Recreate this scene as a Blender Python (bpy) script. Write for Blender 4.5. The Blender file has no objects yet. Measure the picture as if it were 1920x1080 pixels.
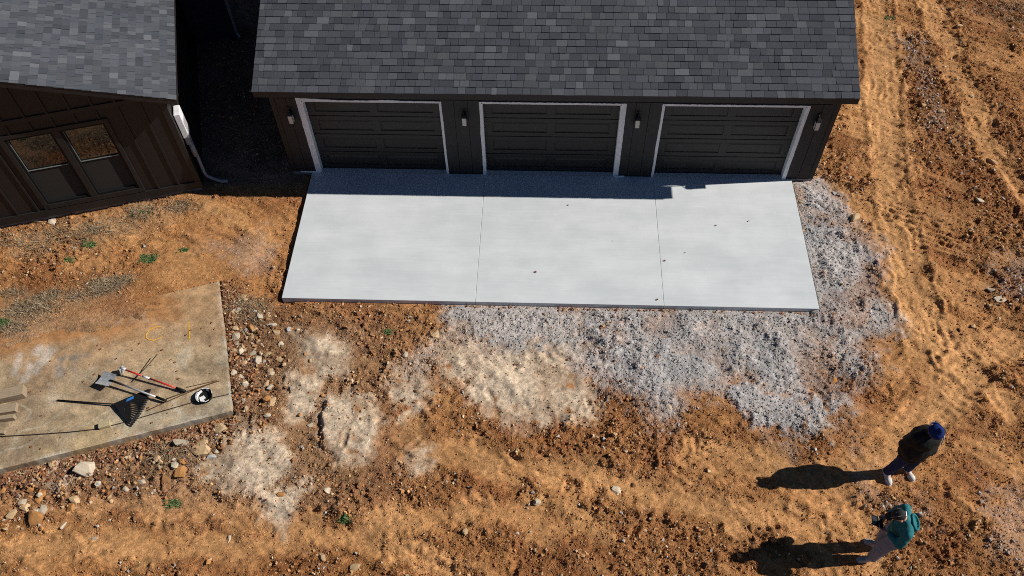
import bpy, bmesh, math, random
import numpy as np
from mathutils import Vector, Matrix
random.seed(7); rng = np.random.default_rng(11)
S = bpy.context.scene; C = S.collection
R = math.radians; PI = math.pi

# ------------------------------------------------------------------ camera
CP = np.array([-0.0986, -12.5964, 13.1817]); YAW, PIT, ROL, F = -3.5469, -53.9209, -1.7324, 1581.34
_y, _p, _r = R(YAW), R(PIT), R(ROL)
FW = np.array([math.sin(_y)*math.cos(_p), math.cos(_y)*math.cos(_p), math.sin(_p)])
_rt = np.array([math.cos(_y), -math.sin(_y), 0.0]); _up = np.cross(_rt, FW)
RT = _rt*math.cos(_r) + _up*math.sin(_r); UP = -_rt*math.sin(_r) + _up*math.cos(_r)
cam = bpy.data.cameras.new('camera'); co = bpy.data.objects.new('camera', cam); C.objects.link(co)
M4 = Matrix.Identity(4)
for i in range(3):
    M4[i][0] = RT[i]; M4[i][1] = UP[i]; M4[i][2] = -FW[i]; M4[i][3] = CP[i]
co.matrix_world = M4
cam.sensor_width = 36; cam.lens = F/1920*36; cam.clip_end = 1000; cam.clip_start = .1
S.camera = co

# ------------------------------------------------------------------ sky, sun, exposure
SUN_EL, SUN_AZ = 37.2, 85.0
w = bpy.data.worlds.new('World'); S.world = w; w.use_nodes = True
nt = w.node_tree; bg = nt.nodes['Background']
sky = nt.nodes.new('ShaderNodeTexSky'); sky.sky_type = 'NISHITA'; sky.sun_disc = False
sky.sun_elevation = R(SUN_EL); sky.sun_rotation = R(SUN_AZ)
sky.air_density = 0.6; sky.dust_density = 0.0; sky.ozone_density = 5.0; sky.altitude = 400
nt.links.new(sky.outputs[0], bg.inputs[0]); bg.inputs[1].default_value = 0.05
sl = bpy.data.lights.new('sun', 'SUN'); sl.energy = 5.0; sl.angle = R(0.5); sl.color = (1, .955, .89)
so = bpy.data.objects.new('sun', sl); C.objects.link(so)
sv = Vector((math.sin(R(SUN_AZ))*math.cos(R(SUN_EL)), math.cos(R(SUN_AZ))*math.cos(R(SUN_EL)), math.sin(R(SUN_EL))))
so.rotation_euler = sv.to_track_quat('Z', 'Y').to_euler(); so.location = sv*30
S.view_settings.view_transform = 'Standard'; S.view_settings.look = 'None'
S.view_settings.exposure = 0.1; S.view_settings.gamma = 1
S.cycles.filter_width = 1.0; S.cycles.use_denoising = False

# ------------------------------------------------------------------ helpers
def at(px, py, z=0.0):
    """photo pixel -> world point at height z"""
    r = FW*F + RT*(px-960) - UP*(py-540)
    return CP + r*((z-CP[2])/r[2])
GZ = -0.09                                        # general ground height

def mat(name, col, rough=.8, noise=0.0, nscale=20, bump=0.0, bscale=60, metal=0, spec=.3, attr=None, stretch=None, coat=0):
    m = bpy.data.materials.new(name); m.use_nodes = True; n = m.node_tree.nodes; L = m.node_tree.links
    b = n['Principled BSDF']; b.inputs['Roughness'].default_value = rough; b.inputs['Metallic'].default_value = metal
    b.inputs['Specular IOR Level'].default_value = spec; b.inputs['Coat Weight'].default_value = coat
    tc = n.new('ShaderNodeTexCoord'); src = tc.outputs['Object']
    if stretch:
        mp = n.new('ShaderNodeMapping'); mp.inputs['Scale'].default_value = stretch; L.new(src, mp.inputs[0]); src = mp.outputs[0]
    cin = None
    if attr:
        a = n.new('ShaderNodeAttribute'); a.attribute_name = attr; cin = a.outputs['Color']
    if noise:
        t = n.new('ShaderNodeTexNoise'); t.inputs['Scale'].default_value = nscale; t.inputs['Detail'].default_value = 6; t.inputs['Roughness'].default_value = .65
        L.new(src, t.inputs['Vector'])
        mr = n.new('ShaderNodeMapRange'); mr.inputs[1].default_value = .3; mr.inputs[2].default_value = .7
        mr.inputs[3].default_value = 1-noise; mr.inputs[4].default_value = 1+noise; L.new(t.outputs[0], mr.inputs[0])
        mx = n.new('ShaderNodeMix'); mx.data_type = 'RGBA'; mx.blend_type = 'MULTIPLY'; mx.inputs[0].default_value = 1
        if cin: L.new(cin, mx.inputs[6])
        else: mx.inputs[6].default_value = (*col, 1)
        L.new(mr.outputs[0], mx.inputs[7]); cin = mx.outputs[2]
    if cin: L.new(cin, b.inputs['Base Color'])
    else: b.inputs['Base Color'].default_value = (*col, 1)
    if bump:
        t2 = n.new('ShaderNodeTexNoise'); t2.inputs['Scale'].default_value = bscale; t2.inputs['Detail'].default_value = 4
        L.new(src, t2.inputs['Vector']); bp = n.new('ShaderNodeBump'); bp.inputs['Strength'].default_value = bump
        bp.inputs['Distance'].default_value = .01; L.new(t2.outputs[0], bp.inputs['Height']); L.new(bp.outputs[0], b.inputs['Normal'])
    return m

M = dict(
    siding=mat('siding', (.0185, .0185, .0185), .6, .25, 6, .15, 90, spec=.35),
    siding_house=mat('siding_house', (.0135, .0118, .0118), .55, .2, 6, .15, 90, spec=.35),
    trim_dark=mat('trim_dark', (.0165, .0150, .0145), .55, .2, 8, .1, 90, spec=.35),
    door=mat('door', (.021, .0200, .0185), .5, .12, 5, .05, 150, spec=.35),
    white=mat('white', (.72, .72, .72), .6, .15, 12, .1, 60),
    shingle=mat('shingle', (1, 1, 1), .9, .28, 160, .6, 260, attr='Col', spec=.2),
    concrete_old=None, stone=mat('stone', (1, 1, 1), .9, .22, 25, .6, 70, attr='Col', spec=.2),
    black=mat('black', (.009, .009, .010), .65, .2, 20, spec=.2),
    blackmetal=mat('blackmetal', (.015, .015, .015), .4, 0, spec=.5),
    greymetal=mat('greymetal', (.50, .51, .51), .5, .3, 14, .2, 50, metal=.3, spec=.5),
    bluegrey=mat('bluegrey', (.30, .31, .33), .5, .15, 10),
    red=mat('red', (.50, .025, .02), .4, .15, 20, spec=.5),
    blue=mat('blue', (.03, .16, .45), .5, 0),
    wood=mat('wood', (.33, .25, .165), .8, .35, 14, .3, 40, stretch=(1, 8, 8)),
    paleboard=mat('paleboard', (.42, .34, .20), .8, .2, 30),
    rust=mat('rust', (.09, .045, .02), .9, .4, 40),
    cable=mat('cable', (.035, .022, .014), .8, .3, 30),
    yellow=mat('yellow', (.75, .42, .05), .9, .35, 60),
    leaf=mat('leaf', (1, 1, 1), .8, .3, 60, attr='Col'),
    foundation=mat('foundation', (.22, .20, .18), .9, .3, 8, .4, 40),
    glass_lamp=mat('glass_lamp', (.55, .50, .45), .15, .3, 30, spec=.6),
)

class MB:
    """collects shapes into one mesh"""
    def __init__(s): s.v = []; s.f = []
    def box(s, x0, x1, y0, y1, z0, z1):
        b = len(s.v)
        s.v += [(x, y, z) for z in (z0, z1) for x, y in ((x0, y0), (x1, y0), (x1, y1), (x0, y1))]
        s.f += [tuple(b+i for i in q) for q in ((3, 2, 1, 0), (4, 5, 6, 7), (0, 1, 5, 4), (1, 2, 6, 5), (2, 3, 7, 6), (3, 0, 4, 7))]
        return s
    def hexa(s, pts):
        b = len(s.v); s.v += [tuple(p) for p in pts]
        s.f += [tuple(b+i for i in q) for q in ((3, 2, 1, 0), (4, 5, 6, 7), (0, 1, 5, 4), (1, 2, 6, 5), (2, 3, 7, 6), (3, 0, 4, 7))]
        return s
    def prism(s, poly, d):
        """poly: list of 3D points, extruded by vector d"""
        b = len(s.v); n = len(poly)
        s.v += [tuple(p) for p in poly] + [tuple(Vector(p)+Vector(d)) for p in poly]
        s.f.append(tuple(b+i for i in range(n))[::-1]); s.f.append(tuple(b+n+i for i in range(n)))
        for i in range(n):
            j = (i+1) % n; s.f.append((b+i, b+j, b+n+j, b+n+i))
        return s
    def tube(s, pts, r, n=8, r2=None):
        pts = [Vector(p) for p in pts]; b = len(s.v); k = len(pts)
        for i, p in enumerate(pts):
            t = (pts[min(i+1, k-1)]-pts[max(i-1, 0)]).normalized()
            a = t.orthogonal() if i == 0 else (prev - t*prev.dot(t))
            a.normalize(); prev = a; c = t.cross(a)
            rr = r if r2 is None else r+(r2-r)*i/(k-1)
            for j in range(n):
                q = 2*PI*j/n; s.v.append(tuple(p+(a*math.cos(q)+c*math.sin(q))*rr))
        for i in range(k-1):
            for j in range(n):
                j2 = (j+1) % n; s.f.append((b+i*n+j, b+i*n+j2, b+(i+1)*n+j2, b+(i+1)*n+j))
        s.f.append(tuple(b+j for j in range(n))[::-1]); s.f.append(tuple(b+(k-1)*n+j for j in range(n)))
        return s
    def build(s, name, m, parent=None, smooth=False, bevel=0, cols=None):
        me = bpy.data.meshes.new(name); me.from_pydata(s.v, [], s.f); me.validate(); me.update()
        bm = bmesh.new(); bm.from_mesh(me); bmesh.ops.recalc_face_normals(bm, faces=bm.faces); bm.to_mesh(me); bm.free()
        me.materials.append(m)
        if smooth: me.shade_smooth()
        o = bpy.data.objects.new(name, me); C.objects.link(o)
        if parent: o.parent = parent
        if bevel:
            bv = o.modifiers.new('bevel', 'BEVEL'); bv.width = bevel; bv.segments = 2; bv.limit_method = 'ANGLE'
        return o

def tag(o, label=None, cat=None, group=None, kind=None):
    if label: o['label'] = label
    if cat: o['category'] = cat
    if group: o['group'] = group
    if kind: o['kind'] = kind
    return o
def empty(name, loc=(0, 0, 0), rz=0.0):
    o = bpy.data.objects.new(name, None); C.objects.link(o); o.location = loc; o.rotation_euler = (0, 0, rz)
    o.empty_display_size = .2; return o
def colattr(me, cols, domain='POINT'):
    a = me.color_attributes.new('Col', 'FLOAT_COLOR', domain)
    c = np.ones((len(cols), 4), np.float32); c[:, :3] = cols
    a.data.foreach_set('color', c.ravel())
def npmesh(name, V, Q, m, cols=None, domain='POINT', smooth=False, parent=None):
    """V (n,3); Q (k,4) or (k,3) -> object"""
    me = bpy.data.meshes.new(name); n = len(Q); k = Q.shape[1]
    me.vertices.add(len(V)); me.vertices.foreach_set('co', V.astype(np.float32).ravel())
    me.loops.add(n*k); me.loops.foreach_set('vertex_index', Q.astype(np.int32).ravel())
    me.polygons.add(n); me.polygons.foreach_set('loop_start', (np.arange(n)*k).astype(np.int32))
    me.update(calc_edges=True)
    if cols is not None: colattr(me, cols, domain)
    me.polygons.foreach_set('use_smooth', np.full(n, smooth)); me.materials.append(m)
    o = bpy.data.objects.new(name, me); C.objects.link(o)
    if parent: o.parent = parent
    return o

# numpy value noise
_T = rng.random((256, 256)).astype(np.float32)
def vn(x, y):
    xi = np.floor(x).astype(int); yi = np.floor(y).astype(int); fx = x-xi; fy = y-yi
    fx = fx*fx*(3-2*fx); fy = fy*fy*(3-2*fy); a = _T[xi & 255, yi & 255]; b = _T[(xi+1) & 255, yi & 255]
    c = _T[xi & 255, (yi+1) & 255]; d = _T[(xi+1) & 255, (yi+1) & 255]
    return (a*(1-fx)+b*fx)*(1-fy)+(c*(1-fx)+d*fx)*fy
def fbm(x, y, s, o=4, off=0.0, g=.5):
    t = 0; a = 1; n = 0
    for i in range(o):
        t = t+a*vn(x*s+off+i*17.3, y*s+off*1.7+i*31.1); n += a; a *= g; s *= 2.03
    return t/n
def polyd(x, y, P):
    """signed distance to polygon, positive inside"""
    P = np.asarray(P); n = len(P); best = np.full(x.shape, 1e9); ins = np.zeros(x.shape, bool)
    for i in range(n):
        ax, ay = P[i]; bx, by = P[(i+1) % n]; ex, ey = bx-ax, by-ay
        t = np.clip(((x-ax)*ex+(y-ay)*ey)/(ex*ex+ey*ey+1e-12), 0, 1)
        best = np.minimum(best, (x-ax-t*ex)**2+(y-ay-t*ey)**2)
        if ay != by: ins ^= ((ay > y) != (by > y)) & (x < ex*(y-ay)/ey+ax)
    return np.where(ins, 1, -1)*np.sqrt(best)
def lined(x, y, P):
    best = np.full(x.shape, 1e9)
    for (ax, ay), (bx, by) in zip(P[:-1], P[1:]):
        ex, ey = bx-ax, by-ay; t = np.clip(((x-ax)*ex+(y-ay)*ey)/(ex*ex+ey*ey+1e-12), 0, 1)
        best = np.minimum(best, (x-ax-t*ex)**2+(y-ay-t*ey)**2)
    return np.sqrt(best)
def PX(l, z=GZ): return [tuple(at(a, b, z)[:2]) for a, b in l]
def sst(x, a, b):
    t = np.clip((x-a)/(b-a), 0, 1); return t*t*(3-2*t)

# ------------------------------------------------------------------ ground
GRAVEL = PX([(1400, 300), (1530, 338), (1578, 365), (1600, 410), (1640, 450), (1640, 520), (1655, 560), (1688, 600), (1660, 640), (1622, 690),
             (1596, 710), (1600, 765), (1560, 772), (1515, 745), (1470, 742), (1400, 728), (1350, 735), (1290, 745), (1262, 775), (1215, 782),
             (1195, 742), (1120, 715), (1088, 680), (1080, 600), (1085, 540), (1400, 500)])
GRAVEL2 = PX([(850, 560), (1090, 560), (1085, 640), (1060, 655), (990, 655), (930, 640), (880, 620), (845, 600)])
DUST = PX([(840, 570), (1100, 570), (1100, 690), (1030, 670), (960, 690), (900, 700), (850, 660), (815, 690), (770, 740), (740, 700), (820, 620)])
STREAM = PX([(1380, 700), (1480, 720), (1590, 770), (1560, 790), (1500, 830), (1440, 800), (1380, 760), (1320, 740)])
SPILL = [PX([(1420, 760), (1455, 790), (1490, 840), (1515, 870), (1480, 860), (1430, 810)]), PX([(1560, 790), (1610, 820), (1650, 870), (1600, 850)]),
         PX([(1230, 790), (1290, 780), (1280, 820), (1230, 830)]), PX([(1840, 900), (1960, 930), (1960, 1120), (1880, 1060)]),
         PX([(1600, 905), (1720, 930), (1760, 990), (1640, 960)]), PX([(1870, 480), (1960, 470), (1960, 580), (1880, 550)]),
         PX([(1690, 80), (1720, 60), (1745, 170), (1790, 260), (1740, 230)]), PX([(355, 460), (500, 430), (515, 500), (470, 520)])]
SAND = [PX([(70, 888), (105, 868), (135, 885), (120, 905), (85, 908)]), PX([(560, 625), (650, 640), (655, 700), (600, 715), (560, 680)]), PX([(612, 752), (690, 750), (712, 800), (708, 840), (640, 868), (602, 840), (598, 780)]),
        PX([(440, 790), (520, 810), (550, 870), (500, 930), (420, 905), (360, 875), (400, 850)]), PX([(500, 925), (590, 905), (560, 950), (530, 985), (498, 950)]),
        PX([(900, 668), (1065, 650), (1120, 745), (1110, 800), (1040, 790), (980, 790), (900, 770), (860, 720)]), PX([(545, 700), (600, 710), (590, 770), (540, 780)]), PX([(820, 660), (890, 640), (900, 700), (830, 720)]), PX([(730, 710), (800, 720), (790, 780), (750, 790)]),
        PX([(780, 835), (810, 830), (800, 870), (775, 875)])]
SPILLDIRT = PX([(-40, 610), (120, 545), (285, 553), (330, 575), (270, 600), (190, 625), (60, 640), (20, 655)], .03)
TRACKS = [(PX([(1640, -60), (1655, 120), (1665, 300), (1700, 470), (1735, 640)]), .33), (PX([(1730, -60), (1790, 130), (1880, 300), (2000, 470)]), .3),
          (PX([(-60, 1035), (300, 1020), (640, 1000), (900, 960), (1100, 1000)]), .28), (PX([(-40, 925), (220, 945), (500, 960), (700, 1010), (880, 1100)]), .2),
          (PX([(1560, 1000), (1300, 940), (1100, 900), (880, 860), (760, 800)]), .28), (PX([(1900, 640), (1780, 720), (1700, 830), (1560, 900)]), .35),
          (PX([(1500, 340), (1640, 390), (1690, 520), (1760, 640), (1900, 760)]), .3), (PX([(1300, 860), (1480, 880), (1600, 960), (1640, 1100)]), .3)]
RUTS = [(PX([(1010, 1060), (1060, 1020), (1130, 985), (1190, 945)]), .05, .07), (PX([(890, 830), (950, 850), (1010, 880), (1080, 910)]), .05, .06),
        (PX([(0, 1000), (200, 1012), (420, 1003), (640, 985)]), .07, .05), (PX([(1880, 300), (1960, 420)]), .10, .05), (PX([(598, 780), (600, 840), (625, 868)]), .035, .06),
        (PX([(1700, -20), (1760, 120), (1840, 260), (1930, 380)]), .08, .04), (PX([(1620, 960), (1560, 940), (1480, 930)]), .06, .04)]
RUBBLE = PX([(405, 560), (440, 540), (530, 600), (540, 700), (520, 780), (430, 830), (330, 880), (160, 930), (0, 960), (0, 880), (440, 770)])
GRASSY = [PX([(0, 600), (60, 565), (150, 535), (250, 520), (250, 560), (120, 590), (30, 640), (0, 690)]), PX([(0, 440), (150, 415), (300, 385), (400, 385), (330, 420), (240, 450), (100, 470), (0, 480)]),
          PX([(430, 560), (500, 550), (490, 600), (440, 610)]), PX([(230, 860), (420, 800), (430, 850), (280, 890)])]

ROCKY = [PX([(-60, 940), (300, 960), (700, 930), (900, 1000), (700, 1040), (200, 1000), (-60, 1010)]), PX([(300, 1060), (900, 1040), (1000, 1120), (300, 1120)]), PX([(1100, 930), (1350, 900), (1420, 940), (1250, 980)]), PX([(-60, 870), (430, 780), (560, 880), (640, 960), (400, 990), (0, 985), (-60, 990)]), PX([(620, 570), (860, 585), (830, 690), (740, 790), (660, 740), (640, 640)]),
         PX([(1100, 790), (1260, 770), (1500, 860), (1400, 900), (1250, 880), (1050, 900), (960, 860)]), PX([(1780, 60), (1960, 260), (1960, 700), (1870, 560), (1800, 380), (1700, 180), (1700, 60)]),
         PX([(1000, 1000), (1130, 930), (1320, 1000), (1300, 1120), (950, 1120)]), PX([(1620, 930), (1760, 950), (1960, 1060), (1960, 1140), (1700, 1120)]), PX([(620, 880), (880, 860), (960, 1000), (800, 1080), (640, 1000)]),
         PX([(1640, 330), (1700, 380), (1640, 420), (1590, 360)]), PX([(1180, 560+140), (1200, 860), (1100, 880), (1060, 800)])]
SMOOTH = [PX([(1610, 20), (1680, 40), (1700, 250), (1690, 500), (1640, 420), (1600, 200)]), PX([(-60, 1015), (400, 1015), (700, 990), (700, 1015), (400, 1045), (-60, 1050)]),
          PX([(1650, 480), (1780, 620), (1900, 900), (1750, 780), (1660, 640)]), PX([(380, 385), (540, 395), (520, 470), (440, 520), (300, 530), (360, 450)])]
FX = np.arange(-14.8, 12.9, .026); FY = np.arange(-9.7, 8.2, .026)
def ring(a, s, e): return a+s*np.array([.05*1.45**i for i in range(e)])
gx = np.concatenate([ring(FX[0], -1, 24)[::-1], FX, ring(FX[-1], 1, 24)]); gy = np.concatenate([ring(FY[0], -1, 24)[::-1], FY, ring(FY[-1], 1, 24)])
X, Y = np.meshgrid(gx, gy); x = X.ravel(); y = Y.ravel()
infine = (x > -14.9) & (x < 13.0) & (y > -9.8) & (y < 8.3)
def masks(x, y):
    """kind-of-soil masks as functions of the ground position"""
    wx = x+(fbm(x, y, 1.6, 3, 5)-.5)*.7+(fbm(x, y, 7, 2, 9)-.5)*.25; wy = y+(fbm(x, y, 1.6, 3, 55)-.5)*.7+(fbm(x, y, 7, 2, 95)-.5)*.25
    hf = (fbm(x, y, 9, 3, 301)-.5)*.55+(fbm(x, y, 3, 3, 305)-.5)*.35; gd = polyd(wx, wy, GRAVEL)+hf*.8; g = sst(gd, -.30, .30)*(.72+.28*sst(gd, .1, .7))*(1-.45*sst(fbm(x, y, 1.4, 4, 311), .50, .64)*(1-sst(gd, .6, 1.6))); g2 = sst(polyd(wx, wy, GRAVEL2)+hf, -.2, .2)*.8
    st = sst(polyd(wx, wy, STREAM)+hf*1.3, -.15, .25)*.9
    sp = np.zeros_like(x)
    for i, P in enumerate(SPILL): sp = np.maximum(sp, sst(polyd(wx, wy, P)+(fbm(x, y, 5, 3, 40+i)-.5)*.8, -.25, .3)*.6)
    du = sst(polyd(wx, wy, DUST), -.25, .3)
    sa = np.zeros_like(x)
    for P in SAND: sa = np.maximum(sa, sst(polyd(wx*.6+x*.4, wy*.6+y*.4, P)+hf*.5, -.22, .16))
    tr = np.zeros_like(x)
    for P, wd in TRACKS: tr = np.maximum(tr, 1-sst(lined(wx, wy, P), wd*.4, wd*1.5))
    rb = sst(polyd(wx, wy, RUBBLE), -.15, .15)
    gr = np.zeros_like(x)
    for P in GRASSY: gr = np.maximum(gr, sst(polyd(wx, wy, P), -.2, .25))
    return dict(g=g, g2=g2, st=st, sp=sp, du=du, sa=sa, tr=tr, rb=rb, gr=gr)
mk = masks(x, y)
GV = np.clip(np.maximum.reduce([mk['g'], mk['g2'], mk['st']]), 0, 1)
n1 = fbm(x, y, .5, 4, 1); n2 = fbm(x, y, 2.2, 4, 2); n3 = fbm(x, y, 9, 3, 3); n4 = fbm(x, y, 22, 2, 4); n5 = fbm(x, y, 4.5, 3, 6)
# streaky drag marks of a bucket and wheels
ang = R(-32); us = x*math.cos(ang)+y*math.sin(ang); vs = -x*math.sin(ang)+y*math.cos(ang)
stk = fbm(us*.25+n2*.5, vs*1.3+n2*.5, 2.2, 3, 8)
loose = sst(fbm(x, y, .8, 4, 12)*.6+fbm(x, y, 3.5, 3, 13)*.4, .47, .60)            # rocky loose patches vs packed smooth soil
rk_ = np.zeros_like(x); smz = np.zeros_like(x)
_wx = x+(fbm(x, y, 2.1, 4, 71)-.5)*1.1; _wy = y+(fbm(x, y, 2.1, 4, 73)-.5)*1.1
for P in ROCKY: rk_ = np.maximum(rk_, sst(polyd(_wx, _wy, P), -.3, .3))
for P in SMOOTH: smz = np.maximum(smz, sst(polyd(_wx, _wy, P), -.3, .3))
loose = np.clip(.12+loose*.75+rk_*.8*sst(n2, .2, .45)-smz*.7, 0, 1)
n6 = rng.random(len(x))
loose = np.clip(loose*(1-.8*mk['tr'])*(1-mk['sa']*.8)*(1-mk['du']*.5)+mk['rb']*.8, 0, 1)
def smoothstone(q): return np.abs(q-.5)*2
h = GZ+(n1-.5)*.08+(n2-.5)*.05*(1-.5*mk['tr'])+(stk-.5)*.11*(1-GV)*(1-.4*rk_)+(fbm(us*.8+n2*.9, vs*4+n2, 3.0, 2, 88)-.5)*.035*(1-GV)
packed = np.clip(np.maximum.reduce([mk['tr'], smz, sst(stk, .50, .62)*(1-loose), mk['sa']*.8]), 0, 1)
rough_ = (1-.75*packed)*(1-.6*GV)
h += (n3-.5)*(.014+.042*loose)*(1-.5*GV)+(n4-.5)*(.014+.032*loose)*rough_
lump = np.maximum(0, fbm(x, y, 11, 2, 21)-.56)*.20*loose; h += lump
h += (n6-.5)*(.006+.016*loose)*rough_
h += (fbm(x*.5+y*.2, y, 13, 2, 91)-.5)*.014*rough_
h += GV*(.03+(n5-.5)*.06+(n4-.5)*.010+(n6-.5)*.012)
h += sst(polyd(x+(n5-.5)*.12, y+(n5-.5)*.12, SAND[2]), -.02, .05)*.05
h += mk['sa']*(.012+(n5-.5)*.035)
h -= mk['tr']*.035
for P, wd in TRACKS:                       # lugs and scrape lines running along each wheel track
    dd = lined(x+(n5-.5)*.25, y+(n5-.5)*.25, P); h += np.sin(dd*34)*.007*(dd < wd*2.2)*sst(n2, .3, .6); h += .03*np.exp(-((dd-wd*1.25)/.08)**2)*(.3+n3)
_r = np.random.default_rng(5)
for _ in range(110):                       # boot prints and dimples
    cx_, cy_ = (_r.uniform(-4, 8.5), _r.uniform(-8.6, -4.2)) if _ < 70 else (_r.uniform(6.2, 10), _r.uniform(-5, 5)); a_ = _r.uniform(0, 3.1)
    w_ = (np.abs(x-cx_) < .5) & (np.abs(y-cy_) < .5); X_, Y_ = x[w_]-cx_, y[w_]-cy_; p_ = (X_*math.cos(a_)+Y_*math.sin(a_))/.14; q_ = (-X_*math.sin(a_)+Y_*math.cos(a_))/.055
    e_ = np.sqrt(p_**2+q_**2); h[w_] += -.022*np.exp(-(e_**2)**2)+.012*np.exp(-((e_-1.5)/.35)**2)
for P, wd, dp in RUTS:
    dd = lined(x+(n3-.5)*.12, y+(n3-.5)*.12, P); vr_ = sst(n2, .3, .6)*(.5+.7*n5); h -= dp*.65*vr_*np.exp(-(dd/wd/1.3)**2); h += dp*.25*vr_*np.exp(-((dd-wd*2.4)/wd)**2)
# tyre tread prints beside the gravel
for (cx_, cy_) in ((1690, 400), (1765, 450), (1760, 150)):
    q = at(cx_, cy_, GZ); dd = np.hypot((x-q[0])/.5, (y-q[1])/.32); h += np.exp(-dd**2*1.4)*(-.02+.022*np.sign(np.sin((x*.6+y*1.2)*34+(n3-.5)*5)))
# fans washed smooth in the sand
q = at(585, 790, GZ); ca = np.arctan2(y-q[1], x-q[0])
h += mk['sa']*.006*np.sin(np.hypot(x-q[0], y-q[1])*22+6*n2)
edge = fbm(x, y, 2, 3, 77)
SX0, SX1, SD = -5.128, 5.118, 3.352
# the soil against the building and the new slab
d_slab = np.maximum(np.maximum(SX0-x, x-SX1), np.maximum(-SD-y, y-.1))
h = np.where(d_slab < .0, np.minimum(h, -.14), h)
h -= (1-sst(d_slab, 0, .12))*(x < -4.9)*(d_slab > 0)*.06
h = np.where((y < -SD) & (d_slab < .3) & (x < 5.0), np.minimum(h, -.105+.10*sst(d_slab, .02, .28)), h)
h += (1-sst(d_slab, 0, .8))*(x > 5.0)*(d_slab > 0)*.02
h = np.minimum(h, np.where((d_slab < .25) & (d_slab >= 0), -.035, 9))
inold = None
OLD = [at(412, 530, .03)[:2], at(435, 770, .03)[:2]]
oa = OLD[1]; od = np.array([math.cos(R(18.2)), math.sin(R(18.2))]); ob = np.array([-od[1], od[0]])
OLDL, OLDW = 4.9, 2.95
lu = -((x-oa[0])*od[0]+(y-oa[1])*od[1]); lv = (x-oa[0])*ob[0]+(y-oa[1])*ob[1]
inold = np.minimum(np.minimum(lu, OLDL-lu), np.minimum(lv, OLDW-lv))
sd = polyd(x+(n3-.5)*.5+(n5-.5)*.5, y+(n3-.5)*.5, SPILLDIRT)
sdm = sst(sd, -.25, .25)
h = np.where(inold > -.03, np.where(sd > -.3, -.02+.065*sdm+(n4-.5)*.012*sdm, np.minimum(h, -.12)), h)
h = np.where((lu > -.3) & (lu < OLDL) & (lv < -.03) & (lv > -.35), h-.05*sst(lv, -.35, -.12), h)
# back of the old slab is level with the soil, the front stands proud
lvl = sst(lv, 1.4, 3.0)*(inold <= -.03)*(1-sst(-inold, .3, 1.2)); h = h+lvl*(0.0-h)
h = np.where(infine, h, GZ)

def lc(*c): return np.array(c, np.float32)
DIRT = lc(.365, .170, .062); DIRTD = lc(.245, .106, .040); PACK = lc(.460, .240, .098); SANDC = lc(.49, .385, .275); RED = lc(.25, .096, .036)
GRV = lc(.395, .375, .36); DUSTC = lc(.40, .33, .27); DRY = lc(.30, .23, .14); HUM = lc(.13, .06, .028)
def mixc(c, d, m): return c+(d-c)*m[:, None]
col = np.repeat(DIRT[None], len(x), 0)
col = mixc(col, DIRTD, loose*.75); col = mixc(col, RED, sst(fbm(x, y, 1.1, 4, 30), .5, .68)*.6)
col = mixc(col, PACK, np.clip(mk['tr']*.7+sst(stk, .50, .62)*.45+smz*.4, 0, 1)*(1-.5*loose))
# greyish dirt left of the driveway
lg = sst(-x, 1.5, 4)*sst(-y, 3.2, 4.2)*(1-sst(-y, 7.0, 8.0)); col = mixc(col, lc(.27, .175, .105), lg*.6)
col = mixc(col, lc(.40, .33, .28), mk['sp']*.45)
col = mixc(col, DUSTC*1.1, mk['du']*.75); col = mixc(col, SANDC, mk['sa']*sst(n5, .12, .36)*(.72+.28*sst(n2, .35, .55)))
col = mixc(col, GRV, GV*.92); col = mixc(col, lc(.33, .335, .34), GV*sst(fbm(x, y, 1.3, 3, 50), .56, .7)*.5)
col = mixc(col, HUM, mk['rb']*.55*sst(n5, .35, .6)); col = mixc(col, DRY, mk['gr']*.25)
gap = sst(-x, 5.0, 5.4)*sst(y, -.6, -.2); col = mixc(col, lc(.15, .11, .085), gap*.8)      # grey chippings between the buildings, colour darkened to deepen the shade there
alpha_b = np.clip((.30+.65*loose+.25*(1-packed))*(1-.6*mk['sa'])*(1-.4*GV), 0, 1)
col = col*(.60+.8*fbm(x, y, 24, 2, 60))[:, None]*(.72+.56*n2)[:, None]*(.86+.28*n6*.9+.02)[:, None]
nx, ny = len(gx), len(gy); idx = np.arange(nx*ny).reshape(ny, nx)
Q = np.stack([idx[:-1, :-1], idx[:-1, 1:], idx[1:, 1:], idx[1:, :-1]], -1).reshape(-1, 4)
gm = bpy.data.materials.new('soil'); gm.use_nodes = True; n = gm.node_tree.nodes; L = gm.node_tree.links; b = n['Principled BSDF']
b.inputs['Roughness'].default_value = .95; b.inputs['Specular IOR Level'].default_value = .15
tc = n.new('ShaderNodeTexCoord'); at_ = n.new('ShaderNodeAttribute'); at_.attribute_name = 'Col'
def nz(s, d=3, rough=.6):
    t = n.new('ShaderNodeTexNoise'); t.inputs['Scale'].default_value = s; t.inputs['Detail'].default_value = d; t.inputs['Roughness'].default_value = rough
    L.new(tc.outputs['Object'], t.inputs['Vector']); return t
t1 = nz(62, 4, .75); mr = n.new('ShaderNodeMapRange'); mr.inputs[1].default_value = .34; mr.inputs[2].default_value = .66; mr.inputs[3].default_value = .66; mr.inputs[4].default_value = 1.34; L.new(t1.outputs[0], mr.inputs[0])
mx = n.new('ShaderNodeMix'); mx.data_type = 'RGBA'; mx.blend_type = 'MULTIPLY'; mx.inputs[0].default_value = 1; L.new(at_.outputs['Color'], mx.inputs[6]); L.new(mr.outputs[0], mx.inputs[7])
vo = n.new('ShaderNodeTexVoronoi'); vo.inputs['Scale'].default_value = 42; L.new(tc.outputs['Object'], vo.inputs['Vector'])
vr = n.new('ShaderNodeMapRange'); vr.inputs[1].default_value = 0; vr.inputs[2].default_value = 1; vr.inputs[3].default_value = .75; vr.inputs[4].default_value = 1.3
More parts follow.
